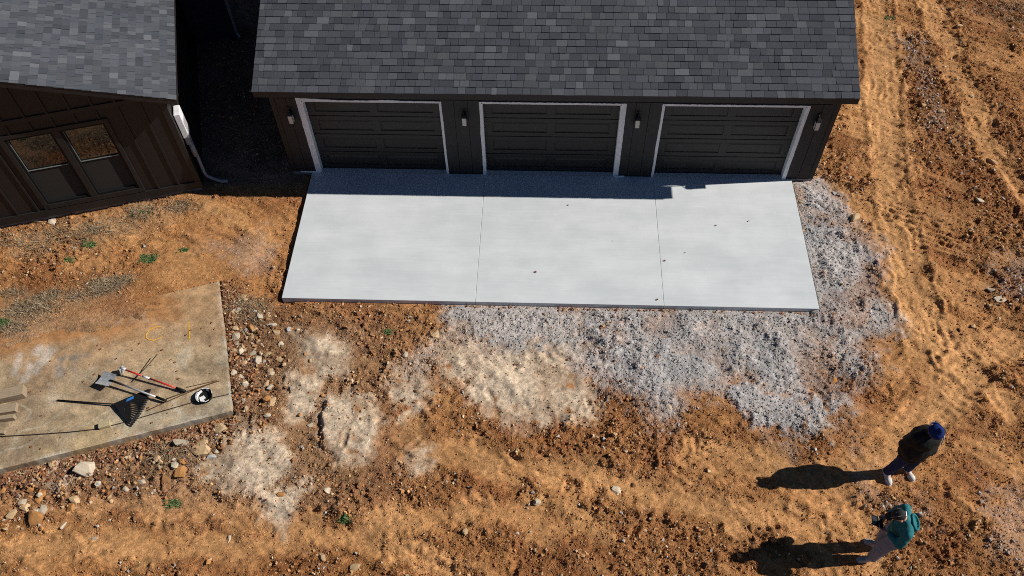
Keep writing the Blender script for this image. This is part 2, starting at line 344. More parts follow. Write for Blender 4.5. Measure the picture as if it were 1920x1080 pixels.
sx = n.new('ShaderNodeSeparateColor'); L.new(vo.outputs['Color'], sx.inputs[0]); L.new(sx.outputs[0], vr.inputs[0])
mx2 = n.new('ShaderNodeMix'); mx2.data_type = 'RGBA'; mx2.blend_type = 'MULTIPLY'; mx2.inputs[0].default_value = .7; L.new(mx.outputs[2], mx2.inputs[6]); L.new(vr.outputs[0], mx2.inputs[7])
L.new(mx2.outputs[2], b.inputs['Base Color'])
t2 = nz(70, 3, .6)
v1 = n.new('ShaderNodeTexVoronoi'); v1.inputs['Scale'].default_value = 46; L.new(tc.outputs['Object'], v1.inputs['Vector'])
v2 = n.new('ShaderNodeTexVoronoi'); v2.inputs['Scale'].default_value = 95; L.new(tc.outputs['Object'], v2.inputs['Vector'])
def mt(op, a, c):
    m_ = n.new('ShaderNodeMath'); m_.operation = op
    for i, v in enumerate((a, c)):
        if isinstance(v, (int, float)): m_.inputs[i].default_value = v
        else: L.new(v, m_.inputs[i])
    return m_.outputs[0]
hgt = mt('SUBTRACT', mt('MULTIPLY', t2.outputs[0], .8), mt('ADD', mt('MULTIPLY', v1.outputs['Distance'], 1.0), mt('MULTIPLY', v2.outputs['Distance'], .5)))
bp = n.new('ShaderNodeBump'); bp.inputs['Distance'].default_value = .015; L.new(hgt, bp.inputs['Height']); L.new(at_.outputs['Alpha'], bp.inputs['Strength'])
L.new(bp.outputs[0], b.inputs['Normal'])
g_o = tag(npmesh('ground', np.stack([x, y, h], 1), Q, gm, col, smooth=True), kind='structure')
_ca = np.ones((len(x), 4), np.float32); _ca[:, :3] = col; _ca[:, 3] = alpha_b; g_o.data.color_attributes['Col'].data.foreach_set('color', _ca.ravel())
H2 = h.reshape(ny, nx)
def gz(px_, py_):
    """ground height under world points"""
    i = np.clip(np.searchsorted(gx, px_), 1, nx-1); j = np.clip(np.searchsorted(gy, py_), 1, ny-1)
    return H2[j, i]
def atg(px, py):
    p = at(px, py, GZ)
    for _ in range(2): p = at(px, py, float(gz(p[0], p[1])))
    return p

# ------------------------------------------------------------------ new driveway slab
cm = bpy.data.materials.new('new_concrete'); cm.use_nodes = True; n = cm.node_tree.nodes; L = cm.node_tree.links; b = n['Principled BSDF']
b.inputs['Roughness'].default_value = .75; b.inputs['Specular IOR Level'].default_value = .25
tc = n.new('ShaderNodeTexCoord')
def tex(scale, st, det=5):
    mp = n.new('ShaderNodeMapping'); mp.inputs['Scale'].default_value = st; L.new(tc.outputs['Object'], mp.inputs[0])
    t = n.new('ShaderNodeTexNoise'); t.inputs['Scale'].default_value = scale; t.inputs['Detail'].default_value = det; t.inputs['Roughness'].default_value = .6; L.new(mp.outputs[0], t.inputs['Vector']); return t
a1 = tex(1.0, (.35, 1.6, 1)); a2 = tex(3, (.4, 9, 1)); a3 = tex(1.3, (1, 1, 1), 6); a4 = tex(90, (1, 1, 1), 2)
def mth(op, a, b_):
    m_ = n.new('ShaderNodeMath'); m_.operation = op
    for i, v in enumerate((a, b_)):
        if isinstance(v, (int, float)): m_.inputs[i].default_value = v
        else: L.new(v, m_.inputs[i])
    return m_.outputs[0]
sm = mth('ADD', mth('MULTIPLY', a1.outputs[0], .9), mth('ADD', mth('MULTIPLY', a2.outputs[0], .3), mth('ADD', mth('MULTIPLY', a3.outputs[0], .7), mth('MULTIPLY', a4.outputs[0], .25))))
cr = n.new('ShaderNodeValToRGB'); cr.color_ramp.elements[0].position = .9/2; cr.color_ramp.elements[1].position = 1.45/2
cr.color_ramp.elements[0].color = (.53, .56, .565, 1); cr.color_ramp.elements[1].color = (.70, .72, .725, 1)
L.new(mth('MULTIPLY', sm, .5), cr.inputs[0]); L.new(cr.outputs[0], b.inputs['Base Color'])
bp = n.new('ShaderNodeBump'); bp.inputs['Strength'].default_value = .15; bp.inputs['Distance'].default_value = .003; L.new(a2.outputs[0], bp.inputs['Height']); L.new(bp.outputs[0], b.inputs['Normal'])
drive = tag(empty('driveway_slab', (0, -1.6, 0)), 'new pale grey concrete driveway slab in front of the three garage doors', 'driveway')
J = [(SX0, SX0), (-1.386, -1.380), (2.207, 2.207), (SX1, SX1)]
jx = [SX0, -1.383, 2.207, SX1]
def slab_sec(a, b_):
    mb = MB(); a += .0028 if a > SX0+.1 else 0; b_ -= .0028 if b_ < SX1-.1 else 0
    mb.prism([(a, 0.0-.002, -.16), (b_, -.002, -.16), (b_, -SD, -.16), (a, -SD, -.16)], (0, 0, .16)); o = mb.build('concrete_panel', cm, drive, bevel=.006)
    o.matrix_parent_inverse = Matrix.Translation((0, 1.6, 0)); return o
for i in range(3): slab_sec(jx[i], jx[i+1])
mb = MB(); 
for q in jx[1:3]: mb.box(q-.0033, q+.0033, -SD+.01, -.02, -.12, -.004)
o = mb.build('expansion_joint', mat('joint', (.36, .36, .35), .9), drive); o.matrix_parent_inverse = Matrix.Translation((0, 1.6, 0))

# ------------------------------------------------------------------ shingles
SHC = [lc(.056, .061, .071), lc(.066, .071, .082), lc(.080, .085, .096), lc(.048, .053, .063), lc(.102, .107, .117), lc(.074, .077, .084)]
SHP = [.30, .26, .16, .14, .07, .07]
def shingles(name, O, U, Vv, W, Ls, parent, colk=1.0, expo=.143, seed=1, gain=1.0, wk=1.0):
    r = np.random.default_rng(seed); O, U, Vv = map(np.array, (O, U, Vv)); N = np.cross(U, Vv); vs_, fs, cs = [], [], []
    rows = int(Ls/expo)+1
    for k in range(rows):
        v0 = k*expo; v1 = min(v0+expo+.025, Ls); u = -r.random()*.2; tick = 0
        while u < W:
            wd = wk*r.choice([.10, .14, .18, .22, .27], p=[.15, .22, .27, .22, .14])+r.random()*.02
            a = max(u, 0); e = min(u+wd, W); u += wd
            if e-a < .02: continue
            t = .019 if r.random() < .5 else .012; ci = r.choice(6, p=SHP)
            c = SHC[ci]*.85+lc(.068, .073, .084)*.15; c = c*(.80+.42*r.random())*gain*1.0
            g = .0055; b_ = len(vs_); dv = -.012 if t > .01 else 0; dv += r.normal()*.0015
            for (uu, vv, nn) in ((a, v0+dv, 0), (e-g, v0+dv, 0), (e-g, v1, 0), (a, v1, 0), (a, v0+dv, t), (e-g, v0+dv, t), (e-g, v1, .0015), (a, v1, .0015)):
                vs_.append(O+U*uu+Vv*vv+N*nn)
            fs += [[b_+i for i in q] for q in ((4, 5, 6, 7), (0, 1, 5, 4), (1, 2, 6, 5), (3, 0, 4, 7))]
            cs += [c]*8
    return npmesh(name, np.array(vs_), np.array(fs), M['shingle'], np.array(cs), parent=parent)

# ------------------------------------------------------------------ garage
T = .4413; HE = 2.545; EO = .35; EXL, EXR = -5.698, 5.705; DEP = 7.4; RY = DEP/2; nrm = math.hypot(1, T)
gar = tag(empty('garage', (0, 0, 0)), 'dark detached garage with three panelled doors in white frames and a grey shingle roof', 'garage')
WL, WR, WH = -5.535, 5.536, 2.40
DW, DH, DP = 2.74, 2.0, 3.559
# front wall: piers and header, with grooved boards
mb = MB(); wt = .14
segs = [(WL, -DP-DW/2), (-DP+DW/2, -DW/2), (DW/2, DP-DW/2), (DP+DW/2, WR)]
for a, b_ in segs:
    mb.box(a, b_, .004, wt, -.0, WH)
    nb = max(2, round((b_-a)/.30)); ww = (b_-a)/nb
    for k in range(nb): mb.box(a+k*ww+.006, a+(k+1)*ww-.006, -.012, .004, .06, DH+.06)
mb.box(WL, WR, .006, wt-.004, DH, WH)
mb.box(WL, WR, DEP-wt, DEP, -.1, WH)
for xx in (WL, WR-wt):
    mb.box(xx, xx+wt, wt, DEP-wt, -.1, WH)
    mb.prism([(xx+.001, .1, WH), (xx+.001, DEP-.1, WH), (xx+.001, RY, WH+(RY-.1)*T)], (wt-.002, 0, 0))
mb.build('wall', M['siding'], gar)
for a, b_, xx in ((WL-.004, -DP-DW/2-.14, WL-.004), (DP+DW/2+.09, WR+.004, WR+.004-wt)): MB().box(a, b_, -.006, wt, -.22, -.002).box(xx, xx+wt, wt, DEP, -.22, -.102).build('foundation', M['foundation'], gar)
for xa, xb in ((WL-.018, WL+.075), (WR-.075, WR+.018)): MB().box(xa, xb, -.024, -.013, .02, WH-.1).build('corner_trim', M['trim_dark'], gar)
# roof
roof = MB()
ze = HE-.012
for sgn in (1, -1):
    ys = lambda yy: yy if sgn == 1 else DEP-yy
    roof.prism([(EXL+.01, ys(-EO+.01), ze-.02), (EXL+.01, ys(RY), ze-.02+(RY+EO-.01)*T), (EXL+.01, ys(RY), ze-.14+(RY+EO-.01)*T), (EXL+.01, ys(-EO+.01), ze-.14)], (EXR-EXL-.02, 0, 0))
ro = roof.build('roof', M['trim_dark'], gar)
shingles('shingles', (EXL, -EO, HE-.02), (1, 0, 0), (0, 1/nrm, T/nrm), EXR-EXL, (RY+EO)*nrm, ro, seed=3, gain=1.05)
shingles('shingles', (EXR, DEP+EO, HE-.02), (-1, 0, 0), (0, -1/nrm, T/nrm), EXR-EXL, (RY+EO)*nrm, ro, seed=4, gain=1.0)
MB().box(EXL+.004, EXR-.004, -EO+.003, -EO+.0125, ze-.16, ze-.0).build('fascia', M['trim_dark'], ro)
MB().box(EXL+.02, EXR-.02, -EO+.014, .0, WH-.03, WH-.012).build('soffit', M['trim_dark'], ro)
MB().box(EXL+.05, EXR-.05, RY-.13, RY-.0, ze+(RY+EO)*T-.05, ze+(RY+EO)*T+.01).build('ridge_cap', M['trim_dark'], ro)
# doors
def door(cx, lw, rw, seed):
    dr = empty('garage_door', (cx, 0, 0)); dr.parent = gar
    x0, x1, yd = -DW/2, DW/2, .115
    secs = 4; sh = (DH-.0)/secs
    base = MB(); pan = MB()
    for k in range(secs):
        z0 = k*sh+.012; z1 = (k+1)*sh-.004
        base.box(x0+.02, x1-.02, yd+.012, yd+.05, z0, z1)
        # stiles and rails proud of the field, raised panels inside it
        pw = (DW-.04-.16*3)/2
        xs = [x0+.18, x0+.18+pw+.16]
        base.box(x0+.02, x1-.02, yd, yd+.012, z1-.105, z1); base.box(x0+.02, x1-.02, yd, yd+.012, z0, z0+.105)
        for a, c_ in ((x0+.02, xs[0]), (xs[0]+pw, xs[1]), (xs[1]+pw, x1-.02)): base.box(a, c_, yd, yd+.012, z0+.105, z1-.105)
        for xa in xs:
            i_ = .035
            a, c_, zz0, zz1 = xa+.008, xa+pw-.008, z0+.113, z1-.113
            pan.hexa([(a, yd+.0115, zz0), (c_, yd+.0115, zz0), (c_, yd+.0115, zz1), (a, yd+.0115, zz1), (a+i_, yd+.001, zz0+i_), (c_-i_, yd+.001, zz0+i_), (c_-i_, yd+.001, zz1-i_), (a+i_, yd+.001, zz1-i_)])
    base.build('door_section', M['door'], dr, bevel=.003); pan.build('raised_panel', M['door'], dr)
    MB().box(x0+.02, x1-.02, yd-.002, yd+.03, -.0, .014).build('bottom_seal', M['black'], dr)
    fr = MB(); r = random.Random(seed)
    # jambs: reveal board plus uneven painted face edge
    for s_, wd in ((-1, lw), (1, rw)):
        xe = s_*DW/2
        fr.box(min(xe, xe-s_*.018), max(xe, xe-s_*.018), -.016, yd+.01, 0, DH)
        pts = []; nn = 26
        for i in range(nn+1):
            z = DH*i/nn; e = wd+(r.random()-.5)*.007+(.003*math.sin(i*.4+seed) if wd < .07 else 0)
            pts.append((xe+s_*e, z))
        for i in range(nn):
            (xa, za), (xb, zb) = pts[i], pts[i+1]
            fr.hexa([(xe, -.016, za), (xa, -.016, za), (xa, .0, za), (xe, .0, za), (xe, -.016, zb), (xb, -.016, zb), (xb, .0, zb), (xe, .0, zb)])
    nn = 60; prev = None; big = seed == 1
    for i in range(nn+1):
        xx = x0-lw+(DW+lw+rw)*i/nn; f = i/nn
        e = .03+(r.random()-.5)*.010
        if big: e += .05*max(0, 1-f*3.2)+.02*math.exp(-((f-.62)/.08)**2)
        if prev is not None:
            fr.hexa([(prev[0], -.017, DH), (xx, -.017, DH), (xx, .0, DH), (prev[0], .0, DH), (prev[0], -.017, DH+prev[1]), (xx, -.017, DH+e), (xx, .0, DH+e), (prev[0], .0, DH+prev[1])])
        prev = (xx, e)
    fr.box(x0, x1, -.016, yd+.01, DH-.018, DH)
    if seed == 1: fr.box(x0-lw-.34, x0-.002, -.030, -.017, .0, .035)
    if seed == 2: fr.box(x1+.002, x1+rw+.13, -.030, -.0175, .0, .035)
    fr.build('door_frame', M['white'], dr)
    MB().box(x0, x1, .0, yd+.06, -.1, -.004+.002).build('threshold', mat('threshold', (.55, .56, .55), .8, .2, 9, stretch=(1, 9, 1)), dr)
door(-DP, .105, .030, 1); door(0, .048, .09, 2); door(DP, .035, .06, 3)
# wall lanterns
def lantern(xc, lab):
    t = tag(empty('wall_lantern', (xc, -.014, 1.62)), lab, 'wall lamp', 'lanterns on the garage wall'); t.scale = (.86,)*3
    MB().box(-.045, .045, -.016, 0, .06, .26).build('back_plate', M['blackmetal'], t, bevel=.003)
    MB().tube([(0, -.01, .2), (0, -.05, .235), (0, -.10, .22), (0, -.105, .17)], .009).build('arm', M['blackmetal'], t)
    cap = MB().hexa([(-.07, -.17, .12), (.07, -.17, .12), (.07, -.035, .12), (-.07, -.035, .12), (-.03, -.13, .18), (.03, -.13, .18), (.03, -.075, .18), (-.03, -.075, .18)])
    cap.build('cap', M['blackmetal'], t)
    fr = MB()
    for xx in (-.058, .05):
        for yy in (-.160, -.052): fr.box(xx, xx+.008, yy, yy+.008, -.13, .12)
    fr.box(-.062, .062, -.164, -.04, -.145, -.13)
    fr.build('frame', M['blackmetal'], t)
    MB().box(-.049, .049, -.151, -.053, -.129, .119).build('glass', M['glass_lamp'], t)
    return t
lantern(-5.20, 'black wall lantern left of the first garage door, on the pier beside the dark gap')
lantern(-1.72, 'black wall lantern between the left and middle garage doors')
lantern(1.70, 'black wall lantern between the middle and right garage doors')
lantern(5.20, 'black wall lantern right of the last garage door near the sunlit dirt')

# ------------------------------------------------------------------ house (rotated), local x along its front, y into the house
TH = R(16.33); hb = at(380, 352, 0)
hs = tag(empty('house', (hb[0], hb[1], 0), TH), 'dark brown board and batten house with a twin window and lighter grey shingle roof', 'house')
HW, HL, HT, HH = 9.6, 11.0, .385, 2.42       # width, depth, roof slope, wall height
EV = .29; RK = .27; hz = 2.63
mb = MB()
apex = HH+(HW/2)*HT+.05
# front wall with window openings: built in strips
wx = [(-3.02, -2.15), (-2.02, -1.18)]; wz0, wz1 = .36, 2.17
FB = .02
def fwall(a, b_, z0, z1): mb.box(a, b_, 0, .14, z0, z1)
fwall(-HW, wx[0][0], FB, HH); fwall(wx[0][1], wx[1][0], FB, HH); fwall(wx[1][1], 0, FB, HH)
for a, b_ in wx: fwall(a, b_, FB, wz0); fwall(a, b_, wz1, HH)
for yy in (0, HL-.14):
    mb.prism([(-HW, yy, HH), (0, yy, HH), (0, yy, HH+.1), (-HW/2, yy, apex), (-HW, yy, HH+.1)], (0, .14, 0))
mb.box(-HW, 0, HL-.14, HL, FB, HH); mb.box(-.14, 0, .14, HL-.14, FB, HH+.08); mb.box(-HW, -HW+.14, .14, HL-.14, FB, HH)
mb.build('wall', M['siding_house'], hs)
MB().box(-HW+.03, -.03, .03, HL-.03, -.3, .018).build('foundation', M['foundation'], hs)
xb = -.42
def batten(*q): MB().box(*q).build('batten', M['siding_house'], hs, bevel=.003)
while xb > -HW:
    ztop = HH+.12+(min(-xb, HW+xb))*HT-.05
    if -3.14 < xb < -1.08: batten(xb-.022, xb+.022, -.022, -.001, 2.27, 2.50)
    else: batten(xb-.022, xb+.022, -.022, -.001, .225, 2.50)
    if ztop > 2.62: batten(xb-.022, xb+.022, -.022, -.001, 2.60, ztop)
    xb -= .405
yb = .42
while yb < 4.6:
    batten(.001, .022, yb-.022, yb+.022, .225, HH); yb += .405
mb = MB()
mb.box(-HW, .03, -.030, -.0005, .03, .224); mb.box(-HW, -.0, -.0245, -.0005, 2.501, 2.60)
mb.box(-.09, .026, -.0255, -.0005, .225, 2.5); mb.box(.0005, .03, .0, HL, .03, .224); mb.box(.0005, .0255, .0, .09, .225, 2.4)
mb.build('trim_board', M['trim_dark'], hs, bevel=.003)
# roof of the house: two slopes, rake over the front
nr = math.hypot(1, HT)
mb = MB(); e0 = EV; ridge = hz+(HW/2+EV)*HT
mb.prism([(e0, -RK, hz-.03), (-HW/2, -RK, ridge-.03), (-HW-e0, -RK, hz-.03), (-HW-e0, -RK, hz-.15), (-HW/2, -RK, ridge-.15), (e0, -RK, hz-.15)], (0, HL+2*RK, 0))
hr = mb.build('roof', M['trim_dark'], hs)
shingles('shingles', (e0+.01, -RK-.01, hz-.02), (0, 1, 0), (-1/nr, 0, HT/nr), HL+2*RK+.02, (HW/2+EV)*nr, hr, seed=8, gain=1.2, wk=.75)
shingles('shingles', (-HW-e0-.01, HL+RK+.01, hz-.02), (0, -1, 0), (1/nr, 0, HT/nr), HL+2*RK+.02, (HW/2+EV)*nr, hr, seed=9, gain=1.12, wk=.8)
MB().box(e0-.002, e0+.008, -RK+.01, HL+RK, hz-.16, hz-.035).build('fascia', M['trim_dark'], hr)
# windows
scr = mat('insect_screen', (.032, .030, .027), .8, .15, 40, spec=.2)
gl = mat('window_glass', (.012, .013, .012), .03, 0, spec=1.0)
gl.node_tree.nodes['Principled BSDF'].inputs['IOR'].default_value = 1.65
tg = mat('window_edge', (.24, .27, .25), .5)
for a, b_ in wx:
    wd = empty('window', (a, 0, wz0)); wd.parent = hs; W_ = b_-a; H_ = wz1-wz0; mid = H_*.51
    fr = MB(); 
    fr.box(0, .045, -.012, .08, 0, H_); fr.box(W_-.045, W_, -.012, .08, 0, H_); fr.box(.045, W_-.045, -.012, .08, H_-.045, H_); fr.box(.045, W_-.045, -.012, .08, 0, .05)
    fr.build('frame', M['black'], wd, bevel=.003)
    MB().box(.045, W_-.045, .018, .05, mid-.018, mid+.018).build('meeting_rail', M['black'], wd)
    sb = MB(); sb.box(.046, W_-.046, .012, .017, mid+.004, mid+.024); sb.box(.046, .056, .012, .017, mid+.024, H_-.05); sb.build('sash_bead', tg, wd)
    MB().box(.05, W_-.05, .040, .046, mid+.019, H_-.046).build('pane', gl, wd)
    MB().box(.05, W_-.05, .030, .036, .051, mid-.019).build('insect_screen', scr, wd)
cs = MB(); cs.box(-3.11, -3.021, -.03, -.0008, .24, 2.26); cs.box(-1.179, -1.10, -.03, -.0008, .24, 2.26); cs.box(-2.149, -2.021, -.028, -.0008, .36, 2.17)
cs.box(-3.02, -1.18, -.0295, -.0008, 2.171, 2.26); cs.box(-3.02, -1.18, -.034, -.0008, .24, .359)
cs.build('window_casing', M['trim_dark'], hs, bevel=.003)
# meter box, conduit and cable on the side wall
mtr = empty('meter_box', (.03, .28, 1.30)); mtr.parent = hs
MB().box(0, .12, -.15, .15, .0, .62).build('cabinet', M['white'], mtr, bevel=.01)
MB().box(.121, .13, -.11, .11, .06, .40).build('cover', M['greymetal'], mtr, bevel=.004)
MB().box(.0, .10, -.11, .05, -.22, -.01).build('junction_box', M['bluegrey'], mtr, bevel=.01)
mb = MB(); mb.tube([(.10, .24, 1.1), (.11, .24, .6), (.10, .24, .22), (.13, .24, .08), (.25, .20, 0), (.40, .12, -.03), (.52, .10, -.04)], .035, 12)
mb.build('conduit', M['bluegrey'], hs, smooth=True)
MB().tube([(.09, .24, 1.12), (.09, .24, .72)], .055, 12).build('conduit_sleeve', M['bluegrey'], hs, smooth=True)
MB().tube([(.06, .37, 1.2), (.07, .38, .5), (.08, .38, .12), (.2, .34, .0), (.4, .3, -.05)], .010, 6).build('cable', M['cable'], hs, smooth=True)
# wing at the back of the side wall
wg = MB(); wg.box(.0, 1.02, 5.05, 6.6, FB-.1, 2.25); wg.build('wing_wall', mat('wing', (.03, .035, .05), .6, .2, 6), hs)
MB().tube([(1.03, 5.02, 2.2), (1.03, 5.02, .1), (1.08, 4.9, .03)], .035, 8).build('downspout', M['bluegrey'], hs)
wr = MB(); wr.hexa([(.0, 4.9, 2.26), (1.2, 4.9, 2.26), (1.2, 6.75, 2.26), (0, 6.75, 2.26), (0, 4.9, 2.44), (1.2, 4.9, 2.33), (1.2, 6.75, 2.33), (0, 6.75, 2.44)]); wr.build('wing_roof', M['trim_dark'], hs)

# ------------------------------------------------------------------ old slab
om = bpy.data.materials.new('old_concrete'); om.use_nodes = True; n = om.node_tree.nodes; L = om.node_tree.links; b = n['Principled BSDF']; b.inputs['Roughness'].default_value = .9; b.inputs['Specular IOR Level'].default_value = .15
at2 = n.new('ShaderNodeAttribute'); at2.attribute_name = 'Col'; tc = n.new('ShaderNodeTexCoord'); t1 = nz(45, 5, .75)
mr = n.new('ShaderNodeMapRange'); mr.inputs[1].default_value = .3; mr.inputs[2].default_value = .7; mr.inputs[3].default_value = .5; mr.inputs[4].default_value = 1.45; L.new(t1.outputs[0], mr.inputs[0])
mx = n.new('ShaderNodeMix'); mx.data_type = 'RGBA'; mx.blend_type = 'MULTIPLY'; mx.inputs[0].default_value = 1; L.new(at2.outputs['Color'], mx.inputs[6]); L.new(mr.outputs[0], mx.inputs[7]); L.new(mx.outputs[2], b.inputs['Base Color'])
bp = n.new('ShaderNodeBump'); bp.inputs['Strength'].default_value = .4; bp.inputs['Distance'].default_value = .006; L.new(t1.outputs[0], bp.inputs['Height']); L.new(bp.outputs[0], b.inputs['Normal'])
ost = .03
def old_slab():
    us_ = np.linspace(0, OLDL, 230); vs_ = np.linspace(0, OLDW, 140); U_, V_ = np.meshgrid(us_, vs_); u = U_.ravel(); v = V_.ravel()
    xx = oa[0]-od[0]*u+ob[0]*v; yy = oa[1]-od[1]*u+ob[1]*v
    # chipped rim
    ed = np.minimum(np.minimum(u, OLDL-u), np.minimum(v, OLDW-v)); rim = ed < 1e-6
    q = (fbm(xx, yy, 6, 3, 3)-.5)*.02
    xx2 = xx+np.where(u < 1e-6, q*od[0]*.5, 0)-np.where(v < 1e-6, q*ob[0], 0); yy2 = yy-np.where(v < 1e-6, q*ob[1], 0)
    z = ost+(fbm(xx, yy, 3, 3, 9)-.5)*.006-rim*.004
    c = np.repeat(lc(.40, .295, .18)[None], len(u), 0)
    c = mixc(c, lc(.25, .18, .115), sst(fbm(xx, yy, 1.5, 4, 20), .40, .60)*.75*(1-sst(v, 1.6, 2.6)*.6))
    c = mixc(c, lc(.42, .36, .26), sst(fbm(xx, yy, 2.4, 4, 25), .52, .66)*.6)
    c = mixc(c, lc(.45, .34, .16), sst(-(v-.9), 0, .8)*sst(u, .5, 3)*sst(fbm(xx, yy, 1.8, 3, 29), .4, .6)*.35)
    # reddish dirt dusted over the back part
    dd = sst(v, 1.0, 2.5)*sst(fbm(xx, yy, 1.2, 4, 33)+(v-1.5)*.18, .36, .54); c = mixc(c, lc(.44, .27, .14), dd*.9)
    lumd = sst(polyd(xx+(fbm(xx, yy, 5, 3, 2)-.5)*.5, yy+(fbm(xx, yy, 5, 3, 4)-.5)*.5, SPILLDIRT), -.4, .1); c = mixc(c, DIRT, lumd*.9)
    # wet-cement smears: three pale strokes, a grey patch
    for (p0, p1, wd, cc, s_) in (((75, 655), (50, 705), .10, lc(.52, .50, .46), .55), ((98, 650), (74, 700), .08, lc(.52, .50, .46), .55), ((40, 660), (28, 700), .06, lc(.55, .54, .5), .45),
                               ((112, 675), (112, 705), .08, lc(.19, .175, .165), .7), ((112, 674), (160, 668), .06, lc(.25, .22, .19), .55), ((140, 668), (141, 700), .05, lc(.24, .21, .18), .5),
                               ((225, 600), (275, 592), .10, lc(.5, .44, .34), .5), ((320, 745), (345, 790), .05, lc(.5, .46, .36), .5)):
        dl = lined(xx+(fbm(xx, yy, 6, 2, 7)-.5)*.1, yy, PX([p0, p1], ost)); c = mixc(c, cc, (1-sst(dl, wd*.1, wd*2.0))*s_*sst(fbm(xx, yy, 7, 3, 81), .25, .55))
    for (p0, p1, p2) in (((30, 810), (80, 800), (130, 760)), ((145, 805), (170, 790), (220, 760)), ((0, 850), (60, 830), (110, 800)), ((45, 790), (60, 770), (40, 760))):
        dl = lined(xx+(fbm(xx, yy, 4, 2, 8)-.5)*.15, yy, PX([p0, p1, p2], ost)); c = mixc(c, lc(.5, .45, .33), (1-sst(dl, .005, .03))*.5)
    c = mixc(c, lc(.52, .47, .38), (1-sst(np.minimum(u, v), 0, .09))*.6*sst(fbm(xx, yy, 5, 3, 44), .35, .6))
    c = c*(.45+1.1*fbm(xx, yy, 7, 5, 66, .7))[:, None]*(.8+.4*fbm(xx*.6+yy*.3, yy*1.6, 3, 4, 69))[:, None]
    a, e = len(us_), len(vs_); I = np.arange(a*e).reshape(e, a)
    Qt = np.stack([I[:-1, :-1], I[1:, :-1], I[1:, 1:], I[:-1, 1:]], -1).reshape(-1, 4)
    per = np.concatenate([I[0, :], I[1:, -1], I[-1, -2::-1], I[-2:0:-1, 0]])
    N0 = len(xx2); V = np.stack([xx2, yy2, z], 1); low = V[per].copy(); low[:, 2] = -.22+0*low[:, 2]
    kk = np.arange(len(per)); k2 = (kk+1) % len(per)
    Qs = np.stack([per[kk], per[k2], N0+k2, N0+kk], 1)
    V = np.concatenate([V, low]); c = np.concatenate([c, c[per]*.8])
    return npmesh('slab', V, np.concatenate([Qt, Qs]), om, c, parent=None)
osl = tag(empty('concrete_pad', (float(oa[0]), float(oa[1]), 0)), 'old weathered concrete pad with dirt on it and yellow paint marks', 'concrete pad')
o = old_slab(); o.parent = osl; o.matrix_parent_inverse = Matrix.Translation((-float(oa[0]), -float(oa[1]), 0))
def ribbon(pts, wd, name, m, z=.0385, parent=None):
    P = [Vector((*at(a, b_, z)[:2], z)) for a, b_ in pts]; mb = MB(); k = len(P)
    for i, p in enumerate(P):
        t = (P[min(i+1, k-1)]-P[max(i-1, 0)]).normalized(); s_ = Vector((-t.y, t.x, 0)); ww = wd*(.6+.6*random.random())
        mb.v += [tuple(p+s_*ww), tuple(p-s_*ww)]
    for i in range(k-1): mb.f.append((2*i, 2*i+1, 2*i+3, 2*i+2))
    o = mb.build(name, m)
    if parent: o.parent = parent; o.matrix_parent_inverse = Matrix.Translation(-Vector(parent.location))
    return o
ribbon([(303, 613), (296, 612), (287, 615), (279, 620), (274, 627), (274, 633), (280, 637), (288, 638), (297, 635), (305, 631)], .013, 'paint_mark', M['yellow'], parent=osl)
ribbon([(354, 603), (354, 613), (355, 624), (355, 635)], .014, 'paint_mark', M['yellow'], parent=osl)

# ------------------------------------------------------------------ tools and things on the old slab
OZ = .037
def V3(px, py, z): return Vector(at(px, py, z))
def frame2(o, a, b_):
    d = (b_-a); o.location = a; o.rotation_euler = (0, 0, math.atan2(d.y, d.x)); return d.length
# leaf rake, local x from handle end to fan
a = V3(108, 750, .06); b_ = V3(213, 759, .06); rk = tag(empty('leaf_rake'), 'black plastic leaf rake with fan tines and blue sticker lying on old concrete pad', 'rake'); Lr = frame2(rk, a, b_); rk.location.z = OZ
MB().tube([(0, 0, .018), (Lr*.5, 0, .03), (Lr+.03, 0, .05)], .014, 10).build('handle', M['black'], rk, smooth=True)
def loc_in(o, p): return o.matrix_world.inverted() @ p
bpy.context.view_layer.update()
f0 = loc_in(rk, V3(283, 730, .05)); f1 = loc_in(rk, V3(247, 799, .05)); hub = Vector((Lr, 0, .045))
tn = MB(); NT = 18
for i in range(NT):
    f = i/(NT-1); e = f0.lerp(f1, f); e.z = .004; e += (e-hub).normalized()*.05*math.sin(f*PI); m1 = hub.lerp(e, .3); m1.z = .05; m2 = hub.lerp(e, .93); m2.z = .035
    s_ = (e-hub).cross(Vector((0, 0, 1))).normalized(); w1, w2 = .007, .0145
    pts = [hub, m1, m2, e]; B = len(tn.v)
    for p, ww in zip(pts, (.004, w1, w2, w2*.8)):
        tn.v += [tuple(p-s_*ww-Vector((0, 0, .003))), tuple(p+s_*ww-Vector((0, 0, .003))), tuple(p+s_*ww+Vector((0, 0, .003))), tuple(p-s_*ww+Vector((0, 0, .003)))]
    for q in range(3):
        for j in range(4): tn.f.append((B+q*4+j, B+q*4+(j+1) % 4, B+q*4+4+(j+1) % 4, B+q*4+4+j))
tn.build('tine', M['black'], rk)
fan = MB(); P0 = hub+Vector((0, 0, .008)); A_ = hub.lerp(f0, .36); B_ = hub.lerp(f1, .36); A_.z = B_.z = .06
arc = [A_.lerp(B_, t/8)+((A_.lerp(B_, t/8)-hub).normalized()*.05*math.sin(t/8*PI)) for t in range(9)]
for p in arc: p.z = .056
fan.prism([P0]+arc, (0, 0, .007)); fan.build('fan_plate', M['black'], rk)
bs = hub.lerp(f0, .62); bs.z = .062
st = MB().prism([hub.lerp(f0, .36)+Vector((.02, -.03, .0125)), hub.lerp(f0, .56)+Vector((.01, -.02, .0125)), hub.lerp(f0, .56)+Vector((.03, -.07, .0125)), hub.lerp(f0, .36)+Vector((.035, -.075, .0125))], (0, 0, .003))
for i, v in enumerate(st.v): st.v[i] = (v[0], v[1], .0645+(.003 if i > 3 else 0))
